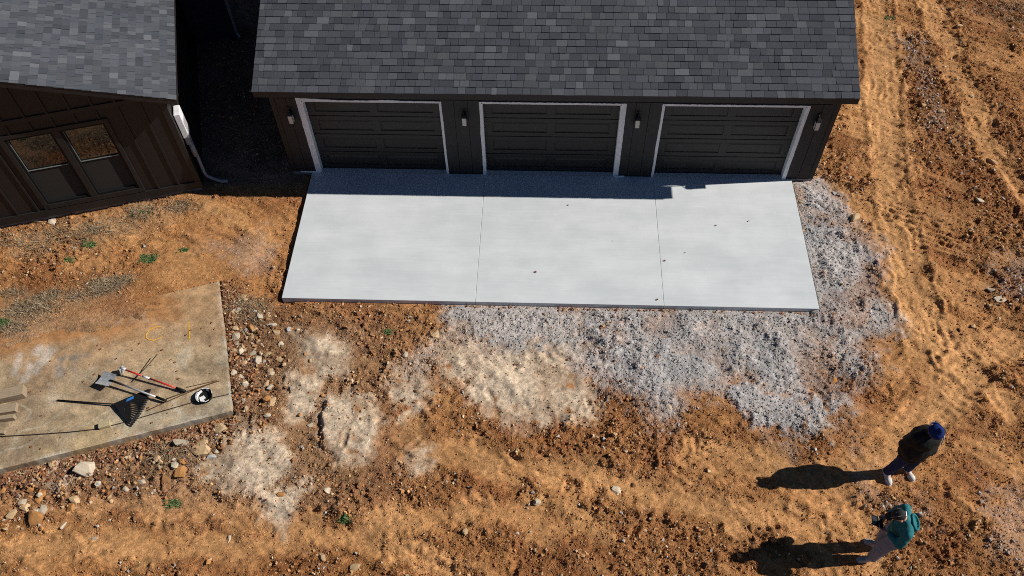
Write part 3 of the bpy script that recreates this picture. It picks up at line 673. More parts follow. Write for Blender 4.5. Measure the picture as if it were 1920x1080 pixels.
st.build('sticker', M['blue'], rk)
# square shovel
a = V3(196, 711, .12); b_ = V3(311, 753, .05); shv = tag(empty('square_shovel'), 'flat square shovel with grey blade and silver handle lying across the rake tines', 'shovel'); Ls_ = frame2(shv, a, b_); shv.location.z = OZ
bl = MB(); 
nq = 7
for j in range(2):
    for i in range(nq):
        f = i/(nq-1)-.5; xx0 = -.10 if j == 0 else .20; bl.v += [(xx0, f*.27*(1 if j == 0 else .92), .075+.03*abs(f*2)**2+(.05 if j else 0)), (xx0, f*.27*(1 if j == 0 else .92), .070+.03*abs(f*2)**2+(.05 if j else 0))]
for i in range(nq-1):
    a_, b2 = 2*i, 2*(i+nq); bl.f += [(a_, a_+2, b2+2, b2), (a_+1, b2+1, b2+3, a_+3)]
for i in (0, nq-1): bl.f.append((2*i, 2*i+1, 2*(i+nq)+1, 2*(i+nq)))
bl.f.append(tuple(2*i for i in range(nq))+tuple(2*i+1 for i in range(nq))[::-1])
bl.build('blade', M['greymetal'], shv)
MB().tube([(.14, 0, .125), (.26, 0, .125), (.42, 0, .115)], .02, 10).build('socket', M['black'], shv, smooth=True)
MB().tube([(.40, 0, .117), (Ls_-.16, 0, .075)], .017, 10).build('handle', mat('silver', (.55, .55, .56), .35, .1, 10, metal=.4), shv, smooth=True)
MB().tube([(Ls_-.18, 0, .078), (Ls_-.02, 0, .06), (Ls_+.02, 0, .055)], .024, 10).build('grip', M['black'], shv, smooth=True)
# red handled scraper
a = V3(228, 692, .16); b_ = V3(348, 735, .04); sc = tag(empty('floor_scraper'), 'scraper with red and white striped handle and black grip, propped on its head', 'scraper'); Lq = frame2(sc, a, b_); sc.location.z = OZ
def hz_(f): return .155-.125*f
hd = MB(); hd.hexa([(-.035, -.07, .0), (.0, -.085, .0), (.0, .085, .0), (-.035, .07, .0), (-.02, -.045, .17), (.015, -.055, .17), (.015, .055, .17), (-.02, .045, .17)])
hd.build('head', M['greymetal'], sc, bevel=.006)
MB().tube([(-.01, 0, .16), (.10, 0, .158)], .024, 10).build('socket', M['greymetal'], sc, smooth=True)
def seg(f0_, f1_, nm, m, r_=.0165): MB().tube([(Lq*f0_, 0, hz_(f0_)), (Lq*f1_, 0, hz_(f1_))], r_, 10).build(nm, m, sc, smooth=True)
seg(.06, .34, 'handle', M['red']); seg(.335, .45, 'handle_band', M['white'], .0172); seg(.445, .87, 'handle', M['red']); seg(.86, 1.0, 'grip', M['black'], .026)
# small tub
p = V3(385, 745, OZ)
tb = tag(empty('tub', (p.x, p.y, OZ)), 'round black tub with white paint splashed inside, near slab corner', 'tub')
def lathe(prof, nseg=28, wob=0):
    m_ = MB()
    for (r_, z_) in prof:
        for j in range(nseg):
            q = 2*PI*j/nseg; m_.v.append((r_*math.cos(q), r_*math.sin(q), z_))
    for i in range(len(prof)-1):
        for j in range(nseg): m_.f.append((i*nseg+j, i*nseg+(j+1) % nseg, (i+1)*nseg+(j+1) % nseg, (i+1)*nseg+j))
    m_.f.append(tuple(range(nseg))); m_.f.append(tuple((len(prof)-1)*nseg+j for j in range(nseg)))
    return m_
lathe([(.125, 0), (.138, .07), (.144, .072), (.144, .080), (.135, .080), (.120, .012)]).build('shell', M['black'], tb, smooth=False)
sp = MB()
for q0, q1, r0, r1, z0_, z1_ in ((2.2, 3.8, .118, .132, .02, .075), (4.3, 4.9, .118, .132, .02, .075), (1.2, 1.6, .118, .132, .02, .075), (5.4, 5.9, .118, .132, .03, .075)):
    B = len(sp.v)
    for t in range(5):
        q = q0+(q1-q0)*t/4; sp.v += [(r0*math.cos(q), r0*math.sin(q), z0_), ((r1-.001)*math.cos(q), (r1-.001)*math.sin(q), z1_)]
    for t in range(4): sp.f.append((B+2*t, B+2*t+1, B+2*t+3, B+2*t+2))
sp.prism([(-.10, -.02, .014), (-.03, .03, .014), (.02, -.02, .014), (-.01, -.05, .014), (.03, -.10, .014), (-.06, -.09, .014)], (0, 0, .004))
for q0, q1 in ((.3, .7), (1.2, 2.1), (2.7, 4.3), (5.1, 5.6)):
    B = len(sp.v)
    for t in range(6):
        q = q0+(q1-q0)*t/5; sp.v += [(.134*math.cos(q), .134*math.sin(q), .0825), (.149*math.cos(q), .149*math.sin(q), .0825)]
    for t in range(5): sp.f.append((B+2*t, B+2*t+1, B+2*t+3, B+2*t+2))
sp.build('paint', M['white'], tb)
# rods, cable, sticks, boards
def rod(p0, p1, name, lab, cat, m, r_, group=None, z0=OZ, z1=OZ):
    a = V3(*p0, z0+r_); b__ = V3(*p1, z1+r_); mm = (a+b__)/2; mb = MB(); k = 7; off = random.uniform(-.015, .015)
    s_ = (b__-a).cross(Vector((0, 0, 1))).normalized()
    mb.tube([a.lerp(b__, i/k)-a+s_*off*math.sin(i/k*PI) for i in range(k+1)], r_, 6)
    o = mb.build(name, m, smooth=True); o.location = a; return tag(o, lab, cat, group)
rod((275, 770), (402, 716), 'metal_rod', 'long rusty metal rod lying under the end of the silver shovel handle', 'rod', M['rust'], .008)
rod((312, 748), (411, 714), 'metal_rod', 'rusty metal rod touching the black grip of the red scraper', 'rod', M['rust'], .009)
rod((350, 726), (407, 713), 'metal_rod', 'shortest thin rusty rod nearest the pad edge, furthest from the rake', 'rod', M['rust'], .006)
rod((247, 716), (295, 664), 'stick', 'thin bent dark stick leaning over the red handle', 'stick', M['cable'], .008, z0=OZ+.0, z1=OZ+.12)
pts = [(-30, 820), (60, 815), (130, 810), (185, 804), (240, 790), (300, 772), (370, 752), (425, 740)]
P = [V3(a, b_, OZ+.008) for a, b_ in pts]+[Vector(atg(a, b_))+Vector((0, 0, .02)) for a, b_ in ((450, 733), (480, 728), (515, 722))]
mb = MB().tube([p-P[0] for p in P], .008, 6); o = mb.build('cable', M['cable'], smooth=True); o.location = P[0]; tag(o, 'long dark cable running across the old concrete pad past the black tub', 'cable')
def block(pc, pd, L_, W_, H_, name, lab, m, z=OZ, cat='wood'):
    a = V3(*pc, z); b__ = V3(*pd, z); mb = MB().box(0, L_, -W_/2, W_/2, 0, H_); o = mb.build(name, m, bevel=.004); o.location = a
    o.rotation_euler = (0, 0, math.atan2(b__.y-a.y, b__.x-a.x)); return tag(o, lab, cat)
block((187, 801), (207, 796), .19, .11, .07, 'wood_block', 'small pale wood block on the pad below the rake handle', M['paleboard'])
block((258, 702), (283, 689), .30, .05, .015, 'wood_scrap', 'pale thin wood sliver beside the thin bent stick', M['paleboard'])
block((-60, 762), (38, 740), 1.0, .20, .15, 'timber_board', 'thick upper timber board sticking in at the left of the pad', M['wood'])
block((-60, 781), (22, 768), .85, .17, .08, 'timber_board', 'lower timber board with rough end beside the thick upper board', M['wood'])
block((-60, 797), (20, 786), .82, .07, .10, 'timber_board', 'narrow timber on edge, closest to the dark cable', M['wood'])
block((-12, 812), (12, 812), .22, .07, .06, 'wood_scrap', 'short offcut touching the dark cable at the left edge', M['wood'])

# ------------------------------------------------------------------ stones
def rock_mesh(r, flat=.6, cuts=9, sub=2):
    bm = bmesh.new(); bmesh.ops.create_icosphere(bm, subdivisions=sub, radius=1)
    sc_ = (1, r.uniform(.6, 1), r.uniform(.4, .8)*flat/.6)
    for _ in range(cuts+5):
        nn = Vector((r.gauss(0, 1), r.gauss(0, 1), r.gauss(0, 1))).normalized(); dd = r.uniform(.36, .74)
        for v in bm.verts:
            t = v.co.dot(nn)
            if t > dd: v.co -= nn*(t-dd)
    for v in bm.verts:
        v.co = Vector((v.co.x*sc_[0], v.co.y*sc_[1], v.co.z*sc_[2]))
    me = bpy.data.meshes.new('rock'); bm.to_mesh(me); bm.free(); return me
rr = random.Random(5)
TAN = (.52, .36, .20); PALE = (.54, .45, .33); ORG = (.46, .22, .075); GREY = (.42, .41, .40); BRN = (.26, .13, .055)
def rock(px, py, size, col_, label=None, group=None, flat=.6, name='rock', sub=2):
    me = rock_mesh(rr, flat, sub=sub); 
    c0 = np.array(col_)*(.85+.3*rr.random()); k = len(me.vertices)
    colattr(me, np.clip(c0[None]*(.85+.3*rng.random((k, 1))), 0, 1)); me.materials.append(M['stone'])
    o = bpy.data.objects.new(name, me); C.objects.link(o); p = atg(px, py)
    o.location = (p[0], p[1], float(gz(p[0], p[1]))+size*.10*flat/.6); o.scale = (size/2*1.4,)*3; o.rotation_euler = (rr.uniform(-.15, .15), rr.uniform(-.15, .15), rr.uniform(0, 6.28))
    return tag(o, label, 'rock', group)
BIG = [(1858, 304, .26, TAN, 'pale pointed rock with a dark shadow in the loose red dirt at far right'),
       (343, 831, .30, PALE, 'pale boulder lying against leaves below the old pad'),
       (379, 838, .28, TAN, 'tan boulder just right of the pale one below the old pad'),
       (165, 884, .36, PALE, 'longest pale stone block under the front edge of the old pad'),
       (338, 886, .34, ORG, 'flat orange slab of rock near the green weed below the pad'),
       (312, 902, .24, BRN, 'brown cracked rock left of the flat orange slab'),
       (414, 803, .24, TAN, 'upright tan stone by the corner of the old pad'),
       (395, 856, .18, GREY, 'greyish rounded stone right of the tan boulders'),
       (541, 618, .22, GREY, 'grey white lump of rock between the old pad and the sand patch'),
       (457, 557, .15, TAN, 'tan stone near the back corner of the old pad'),
       (482, 674, .22, PALE, 'pale flat stone in the rubble right of the pad'),
       (512, 610, .18, PALE, 'pale stone left of the grey white lump'),
       (518, 624, .17, TAN, 'tan stone below the pale stone in the rubble'),
       (453, 709, .15, PALE, 'whitish oblong stone beside the right edge of the pad'),
       (1006, 942, .20, PALE, 'pale lone stone on open dirt below the pale sand'),
       (614, 921, .15, PALE, 'pale stone with shadow by the lowest sand patch'),
       (582, 797, .14, PALE, 'pale stone at left of the raised flat sand patch'),
       (525, 928, .12, ORG, 'small orange stone on the lowest sand patch'),
       (816, 628, .19, TAN, 'tan rock below the driveway slab near the green weed'),
       (672, 711, .17, BRN, 'dark brown stone above the raised sand patch'),
       (760, 665, .13, PALE, 'pale split stone in brown dirt below the driveway'),
       (605, 1045, .18, TAN, 'tan stone low in the picture beside a split pale stone'),
       (664, 1065, .18, TAN, 'tan stone at the very bottom, below the sand'),
       (430, 1010, .13, PALE, 'pale stone on the smooth wheel track at the bottom'),
       (176, 1010, .13, PALE, 'white stone with a shadow on the left wheel track'),
       (120, 985, .12, PALE, 'white stone above the left wheel track'),
       (67, 972, .30, ORG, 'orange rock at far left under the rubble'),
       (75, 935, .24, ORG, 'upright orange rock at left, below the white crumbly patch'),
       (135, 950, .24, ORG, 'flat orange rock right of the upright orange one'),
       (1602, 408, .28, TAN, 'broad flat tan rock at the right rim of the gravel'),
       (1563, 713, .16, ORG, 'orange stone in the lower tip of the gravel'),
       (1565, 362, .10, GREY, 'small stone at the top of the gravel strip by the garage'),
       (1497, 418, .09, TAN, 'tan stone tucked beside the right edge of the driveway'),
       (1875, 563, .22, PALE, 'larger pale angular rock at the right border'),
       (1858, 545, .13, PALE, 'smaller pale rock left of the larger angular one'),
       (1835, 376, .16, PALE, 'pale rock at right with a smaller one beneath'),
       (1800, 50, .16, TAN, 'pale rock near the top right corner'),
       (1733, 198, .12, TAN, 'tan flat rock on the sandy track right of the garage roof'),
       (1765, 207, .14, TAN, 'tan rock with dark side right of the garage roof'),
       (1254, 765, .14, PALE, 'pale broken stick-like stone in the lower gravel'),
       (1156, 920, .15, PALE, 'narrow pale shard standing in the dirt at lower middle'),
       (1636, 752, .10, TAN, 'tan pebble right of the gravel tip'),
       (1285, 795, .10, TAN, 'tan flat stone below the gravel'),
       (163, 405, .14, ORG, 'orange rock at the foot of the house wall'),
       (133, 408, .10, ORG, 'small orange rock left of its larger neighbour by the house'),
       (97, 415, .22, PALE, 'flat white piece of rock in the grass by the house'),
       (305, 384, .09, ORG, 'orange pebble near the house corner'),
       (1800, 620, .10, BRN, 'dark clod in a small hole at right'),
       (1410, 990, .12, ORG, 'orange stone between the two long shadows'),
       (700, 740, .12, TAN, 'tan stone at the upper right of the raised sand patch'),
       (1020, 560+30, .07, BRN, 'dark chip on the gravel just below the driveway edge')]
for bx_, by_, s_, c_, lab in BIG: rock(bx_, by_, s_, c_, lab, 'larger rocks lying on the dirt', flat=.42)
def zone(poly, nct, smin, smax, cols_, label, group, flat=.55):
    P = PX(poly); xs = [p[0] for p in P]; ys = [p[1] for p in P]; k = 0; tries = 0
    while k < nct and tries < nct*60:
        tries += 1
        xx, yy = rr.uniform(min(xs), max(xs)), rr.uniform(min(ys), max(ys))
        if polyd(np.array([xx]), np.array([yy]), P)[0] < 0: continue
        l_u = -((xx-oa[0])*od[0]+(yy-oa[1])*od[1]); l_v = (xx-oa[0])*ob[0]+(yy-oa[1])*ob[1]
        if -.05 < l_u < OLDL and -.04 < l_v < OLDW: continue
        if SX0-.05 < xx < SX1+.05 and yy > -SD-.05: continue
        s_ = smin+(smax-smin)*rr.random()**2.2
        me = rock_mesh(rr, flat, cuts=8, sub=1); c0 = np.array(rr.choice(cols_))*(.75+.5*rr.random())
        colattr(me, np.clip(np.repeat(c0[None], len(me.vertices), 0), 0, 1)); me.materials.append(M['stone'])
        o = bpy.data.objects.new('stone', me); C.objects.link(o)
        o.location = (xx, yy, float(gz(xx, yy))+s_*.12); o.scale = (s_/2*1.35,)*3; o.rotation_euler = (rr.uniform(-.2, .2), rr.uniform(-.2, .2), rr.uniform(0, 6.28))
        tag(o, label, 'stone', group); k += 1
zone([(428, 550), (520, 590), (540, 720), (500, 790), (440, 770)], 90, .06, .20, [TAN, PALE, PALE, TAN, ORG], 'angular tan stone in the rubble along the right edge of the old pad', 'rubble stones right of the old pad')
zone([(0, 890), (430, 790), (470, 810), (400, 870), (250, 930), (0, 1000)], 75, .05, .21, [TAN, ORG, PALE, PALE], 'stone in the leafy rubble below the front edge of the old pad', 'rubble stones below the old pad')
zone([(540, 580), (840, 580), (820, 700), (760, 830), (560, 900), (530, 700)], 45, .045, .11, [TAN, ORG, BRN, PALE], 'small stone scattered among the sand patches below the driveway', 'stones among the sand patches')
zone([(1640, 0), (1920, 0), (1920, 700), (1800, 640), (1760, 300)], 60, .05, .12, [TAN, ORG, ORG, PALE], 'small stone in the loose red dirt right of the garage', 'stones right of the garage')

zone([(0, 920), (700, 880), (1300, 880), (1300, 1070), (0, 1070)], 30, .045, .12, [TAN, PALE, ORG, BRN], 'small stone on the churned dirt along the bottom of the picture', 'stones on the near dirt')
# scatter of chips: one object per kind, too many to count
def chips(name, xs, ys, sz, cols, kind_label, flat=.7, m=None):
    k = len(xs); r = rng
    base = np.array([(-1, -1, -1), (1, -1, -1), (1, 1, -1), (-1, 1, -1), (-1, -1, 1), (1, -1, 1), (1, 1, 1), (-1, 1, 1)], float)*.5
    top = np.array([1, 1, 1, 1, .62, .62, .62, .62])
    v = np.repeat(base[None], k, 0)+r.normal(0, .13, (k, 8, 3)); v[:, :, :2] *= top[None, :, None]
    v *= sz[:, None, None]; v[:, :, 2] *= flat*r.uniform(.6, 1.2, (k, 1)); v[:, :, 1] *= r.uniform(.55, 1, (k, 1))
    # tilt and turn
    a = r.uniform(0, 6.28, k); ti = r.normal(0, .35, k)
    c, s_ = np.cos(ti)[:, None], np.sin(ti)[:, None]; y2 = v[:, :, 1]*c-v[:, :, 2]*s_; z2 = v[:, :, 1]*s_+v[:, :, 2]*c
    c, s_ = np.cos(a)[:, None], np.sin(a)[:, None]; x3 = v[:, :, 0]*c-y2*s_; y3 = v[:, :, 0]*s_+y2*c
    V = np.stack([x3+xs[:, None], y3+ys[:, None], z2+(gz(xs, ys)+sz*flat*.22)[:, None]], -1).reshape(-1, 3)
    fq = np.array([(4, 5, 6, 7), (0, 1, 5, 4), (1, 2, 6, 5), (2, 3, 7, 6), (3, 0, 4, 7)])
    Qx = (fq[None]+np.arange(k)[:, None, None]*8).reshape(-1, 4)
    o = npmesh(name, V, Qx, m or M['stone'], np.repeat(cols, 8, 0)); return tag(o, kind_label, name.replace('_', ' '), kind='stuff')
def sample(nn, x0=-13, x1=12.6, y0=-9.6, y1=7.5):
    xs = rng.uniform(x0, x1, nn); ys = rng.uniform(y0, y1, nn)
    l_u = -((xs-oa[0])*od[0]+(ys-oa[1])*od[1]); l_v = (xs-oa[0])*ob[0]+(ys-oa[1])*ob[1]
    ok = ~((l_u > -.02) & (l_u < OLDL) & (l_v > -.02) & (l_v < OLDW)) & ~((xs > SX0-.02) & (xs < SX1+.02) & (ys > -SD-.02) & (ys < 7.4)) & ~((np.abs(xs) < 5.55) & (ys > -.05) & (ys < 7.4))
    return xs[ok], ys[ok]
def lookup(fld, xs, ys):
    i = np.clip(np.searchsorted(gx, xs), 1, nx-1); j = np.clip(np.searchsorted(gy, ys), 1, ny-1); return fld.reshape(ny, nx)[j, i]
xs, ys = sample(480000); gvv = lookup(np.maximum(GV, mk['sp']*.35), xs, ys); keep = rng.random(len(xs)) < gvv**1.7*.85; xs, ys = xs[keep], ys[keep]
k = len(xs); sz = .012+.024*rng.random(k)**2.6
cc = np.array([.425, .41, .395])[None]*rng.uniform(.72, 1.22, (k, 1))*np.array([1, .985, .98])[None]; wm = rng.random(k) < .14; cc[wm] *= np.array([1.0, .84, .72])
chips('gravel', xs, ys, sz, cc, 'loose grey crushed stone spread round the driveway slab', flat=.55)
xs, ys = sample(520000); lo = lookup(loose*(1-GV*.95), xs, ys); spv = lookup(mk['sp'], xs, ys); keep = rng.random(len(xs)) < (lo*.34+.14*sst(fbm(xs, ys, 2.6, 3, 401), .42, .62)*(1-lookup(GV, xs, ys))*(1-lookup(np.clip(mk['tr']+smz, 0, 1), xs, ys)*.7)+spv*.10); xs, ys = xs[keep], ys[keep]
k = len(xs); lo = lookup(loose, xs, ys); sz = .009+.055*rng.random(k)**5*(.35+.65*lo)
pal = np.array([(.42, .20, .08), (.32, .14, .05), (.52, .32, .15), (.60, .46, .30), (.24, .10, .04), (.46, .42, .38)]); ch = rng.choice(6, k, p=[.34, .24, .2, .08, .08, .06])
cc = pal[ch]*rng.uniform(.75, 1.3, (k, 1)); spk = lookup(mk['sp'], xs, ys) > rng.random(k)*.8; cc[spk] = np.array([.5, .46, .43])*rng.uniform(.6, 1.2, (int(spk.sum()), 1))
chips('pebbles', xs, ys, sz, cc, 'loose rust coloured crumbs and pebbles strewn over the dirt')

def crumbs(name, xs, ys, sz, cols, label):
    k = len(xs); a = rng.uniform(0, 6.28, k); base = np.array([0, 1.57, 3.14, 4.71])[None]+a[:, None]+rng.normal(0, .3, (k, 4)); rd = sz[:, None]*.55*rng.uniform(.6, 1.2, (k, 4))
    g = gz(xs, ys)
    V = np.zeros((k, 5, 3)); V[:, :4, 0] = xs[:, None]+np.cos(base)*rd; V[:, :4, 1] = ys[:, None]+np.sin(base)*rd; V[:, :4, 2] = (g-sz*.1)[:, None]
    V[:, 4, 0] = xs+rng.normal(0, .15, k)*sz; V[:, 4, 1] = ys+rng.normal(0, .15, k)*sz; V[:, 4, 2] = g+sz*rng.uniform(.35, .75, k)
    B = (np.arange(k)*5)[:, None, None]; T3 = (np.array([(0, 1, 4), (1, 2, 4), (2, 3, 4), (3, 0, 4)])[None]+B).reshape(-1, 3)
    return tag(npmesh(name, V.reshape(-1, 3), T3, M['stone'], np.repeat(cols, 5, 0)), label, name.replace('_', ' '), kind='stuff')
xs, ys = sample(900000); pk = lookup(packed, xs, ys); lo = lookup(loose, xs, ys); gvv = lookup(GV, xs, ys)
keep = rng.random(len(xs)) < (.06+.36*lo+.16*(1-pk))*(1-.8*gvv)*(1-.75*lookup(mk['sa'], xs, ys)); xs, ys = xs[keep], ys[keep]; k = len(xs); cg = lookup(col[:, 0], xs, ys), lookup(col[:, 1], xs, ys), lookup(col[:, 2], xs, ys)
cc = np.stack(cg, 1)*rng.uniform(.8, 1.4, (k, 1)); pl = rng.random(k) < .07; cc[pl] = np.array([.55, .42, .28])*rng.uniform(.7, 1.1, (int(pl.sum()), 1))
crumbs('soil_crumbs', xs, ys, .012+.028*rng.random(k)**2.2, cc, 'small crumbs of clay loosened from the ground')

# ------------------------------------------------------------------ leaves, grass, weeds
def leafquads(xs, ys, sz, cols, name, label, zoff=.01, kind='stuff'):
    k = len(xs); a = rng.uniform(0, 6.28, k)
    base = np.array([(-1, 0), (0, -.6), (1, 0), (0, .6)])*.5; z = rng.uniform(-.35, .35, (k, 4)); z[:, 0] += .2; z[:, 2] += .2
    x_ = base[None, :, 0]*np.cos(a)[:, None]-base[None, :, 1]*np.sin(a)[:, None]; y_ = base[None, :, 0]*np.sin(a)[:, None]+base[None, :, 1]*np.cos(a)[:, None]
    V = np.stack([xs[:, None]+x_*sz[:, None], ys[:, None]+y_*sz[:, None], (gz(xs, ys)+zoff)[:, None]+(z+.3)*sz[:, None]*.5], -1).reshape(-1, 3)
    Qx = np.stack([np.arange(k)*4, np.arange(k)*4+1, np.arange(k)*4+2, np.arange(k)*4+3], 1)
    T2 = np.concatenate([Qx[:, [0, 1, 2]], Qx[:, [0, 2, 3]]])
    return tag(npmesh(name, V, T2, M['leaf'], np.repeat(cols, 4, 0)), label, name.replace('_', ' '), kind=kind)
k = 1900; t = rng.random(k)*1.02; off = np.abs(rng.normal(0, .24, k))+.05
lx = oa[0]-od[0]*(t*OLDL)-ob[0]*off; ly = oa[1]-od[1]*(t*OLDL)-ob[1]*off
k2 = 700; t = rng.random(k2); off = np.abs(rng.normal(0, .25, k2))+.02
lx = np.concatenate([lx, oa[0]+ob[0]*t*OLDW+od[0]*off]); ly = np.concatenate([ly, oa[1]+ob[1]*t*OLDW+od[1]*off])
k3 = 150; lx = np.concatenate([lx, rng.uniform(SX0, SX1, k3)]); ly = np.concatenate([ly, -SD-.03-np.abs(rng.normal(0, .04, k3))])
kk = len(lx); cc = np.array([(.26, .10, .045), (.38, .20, .10), (.13, .06, .035), (.48, .34, .21)])[rng.choice(4, kk, p=[.35, .3, .2, .15])]*rng.uniform(.7, 1.2, (kk, 1))
leafquads(lx, ly, rng.uniform(.03, .085, kk), cc, 'leaf_litter', 'rust brown dead leaves drifted along the edges of the pads')
# dry grass
def blades(xs, ys, ln, cols, name, label, kind='stuff', cat=None, up=.5, wd=.0045, z=None, parent=None):
    k = len(xs); a = rng.uniform(0, 6.28, k); el = rng.uniform(.05, up, k)*1.5; g = gz(xs, ys) if z is None else z
    dx, dy, dz = np.cos(a)*np.cos(el), np.sin(a)*np.cos(el), np.sin(el); sx_, sy_ = -np.sin(a)*wd, np.cos(a)*wd
    p0 = np.stack([xs, ys, g], 1); mid = p0+np.stack([dx, dy, dz], 1)*(ln*.55)[:, None]; tip = p0+np.stack([dx, dy, dz*.55], 1)*ln[:, None]; s_ = np.stack([sx_, sy_, 0*sx_], 1)
    V = np.stack([p0-s_, p0+s_, mid-s_*.8, mid+s_*.8, tip], 1).reshape(-1, 3); B = np.arange(k)*5
    T3 = np.concatenate([np.stack([B, B+1, B+3], 1), np.stack([B, B+3, B+2], 1), np.stack([B+2, B+3, B+4], 1)])
    return tag(npmesh(name, V, T3, M['leaf'], np.repeat(cols, 5, 0)), label, cat or name.replace('_', ' '), kind=kind)
gxs, gys = [], []
for pz, sgm, num in (((205, 538), .13, 700), ((190, 548), .10, 300), ((150, 560), .10, 160), ((70, 580), .17, 600), ((30, 620), .12, 300), ((95, 560), .12, 300), ((40, 590), .1, 200), ((235, 530), .08, 200), ((25, 550), .15, 250), ((280, 390), .2, 260),
                     ((220, 425), .22, 260), ((130, 440), .25, 220), ((340, 385), .12, 200), ((180, 432), .1, 160), ((260, 402), .1, 160), ((465, 575), .18, 500), ((320, 850), .2, 350), ((475, 600), .1, 150), ((1900, 20), .5, 700), ((20, 1000), .1, 0), ((60, 455), .3, 350)):
    p = at(*pz, GZ); gxs.append(rng.normal(p[0], sgm*1.3, num)); gys.append(rng.normal(p[1], sgm*.7, num))
gxs = np.concatenate(gxs); gys = np.concatenate(gys); kk = len(gxs)
cc = np.array([(.44, .34, .21), (.26, .18, .11), (.14, .09, .05), (.34, .25, .15)])[rng.choice(4, kk)]*rng.uniform(.7, 1.15, (kk, 1))
blades(gxs, gys, rng.uniform(.06, .21, kk), cc, 'dry_grass', 'straw coloured dead grass tangled over the dirt')
WEEDS = [(280, 485, .16, 170, 'green weed patch between the house and the old pad, widest of all'), (170, 460, .12, 110, 'green weed patch in dry grass near the twin window'),
         (343, 470, .09, 70, 'green tuft right of the widest weed patch'), (132, 490, .10, 60, 'sparse green tuft left of the widest weed patch'), (272, 400, .08, 60, 'small green tuft near the house wall'),
         (727, 622, .07, 110, 'dark green weed below the front edge of the driveway'), (322, 943, .12, 110, 'green weed in brown dirt below the rubble'), (648, 975, .08, 60, 'pale green weed at the bottom by a tan stone'),
         (8, 612, .16, 170, 'green grass tuft at the left border above the old pad'), (1668, 34, .10, 60, 'green tuft in the top right dirt')]
for wx_, wy_, sg, num, lab in WEEDS:
    p = at(wx_, wy_, GZ); num = int(num*1.6); a_ = p[0]+np.clip(rng.normal(0, sg*.6, num), -sg, sg); b2 = p[1]+np.clip(rng.normal(0, sg*.36, num), -sg*.6, sg*.6)
    cc = np.array([(.06, .12, .035), (.10, .16, .05), (.16, .19, .07)])[rng.choice(3, num)]*rng.uniform(.7, 1.2, (num, 1))
    blades(a_, b2, rng.uniform(.03, .085, num), cc, 'weed', lab, kind=None, cat='weed', up=.8, wd=.009)
# fallen leaves on the driveway
def fallen(px, py, s_, lab):
    p = at(px, py, .004); mb = MB(); k = 11; r_ = rr; pts = []
    for i in range(k*2):
        q = PI*i/k; rad = s_*(1 if i % 2 == 0 else .42)*(.75+.5*r_.random()); pts.append((rad*math.cos(q), rad*math.sin(q)*.8, .006+.5*s_*r_.random()*(1 if i % 2 == 0 else .2)))
    mb.v = pts+[(0, 0, .004)]; mb.f = [(i, (i+1) % len(pts), len(pts)) for i in range(len(pts))]
    o = mb.build('fallen_leaf', mat('dead_leaf', (.16, .055, .028), .8, .3, 50)); o.location = p; return tag(o, lab, 'leaf', 'fallen leaves on the driveway')
for q in ((1004, 510, .038, 'brown leaf in the middle panel, nearest its front edge'), (1065, 385, .026, 'brown leaf in the middle panel close to the roof shadow'), (1246, 489, .034, 'curled leaf on the joint between middle and right panels'),
          (1284, 474, .020, 'tiny leaf speck right of the joint leaf'), (1342, 423, .030, 'brown leaf in the centre of the right panel'), (1403, 415, .024, 'dark leaf farthest right on the driveway'),
          (1232, 562, .036, 'red brown leaf at the front edge of the driveway'), (1149, 452, .012, 'very small speck of leaf on the middle panel')): fallen(*q)
def padleaf(px, py, s_, c_): 
    p = at(px, py, OZ); mb = MB(); k = 6; pts = [(s_*math.cos(i*1.047)*rr.uniform(.6, 1), s_*math.sin(i*1.047)*rr.uniform(.5, 1), .004+s_*rr.uniform(0, .5)) for i in range(6)]
    mb.v = pts+[(0, 0, .003)]; mb.f = [(i, (i+1) % 6, 6) for i in range(6)]; o = mb.build('fallen_leaf', c_); o.location = p
    return tag(o, 'small brown leaf bit on the old concrete pad around the tools', 'leaf', 'leaf bits on the old pad')
ml = mat('pad_leaf', (.22, .08, .03), .8, .3, 50)
for _ in range(46):
    u_, v_ = rr.uniform(.1, 3.9), rr.uniform(.1, 2.2); q = oa-od*u_+ob*v_
    mb = padleaf(345, 680, rr.uniform(.012, .03), ml); mb.location = (q[0], q[1], OZ)

# ------------------------------------------------------------------ people
def ell(c, r_, rot=None, su=20, sv_=12):
    bm = bmesh.new(); bmesh.ops.create_uvsphere(bm, u_segments=su, v_segments=sv_, radius=1)
    Mx = Matrix.Translation(c) @ (rot or Matrix.Identity(4)) @ Matrix.Diagonal((*r_, 1)); bm.transform(Mx); return bm
def cap(a, b_, ra, rb):
    a, b_ = Vector(a), Vector(b_); d = b_-a; bm = bmesh.new()
    bmesh.ops.create_cone(bm, cap_ends=True, segments=16, radius1=ra, radius2=rb, depth=d.length)
    bm.transform(Matrix.Translation((a+b_)/2) @ d.to_track_quat('Z', 'Y').to_matrix().to_4x4())
    for c, r_ in ((a, ra), (b_, rb)):
        e = ell(c, (r_,)*3, su=14, sv_=10); me = bpy.data.meshes.new('t'); e.to_mesh(me); e.free(); bm.from_mesh(me); bpy.data.meshes.remove(me)
    return bm
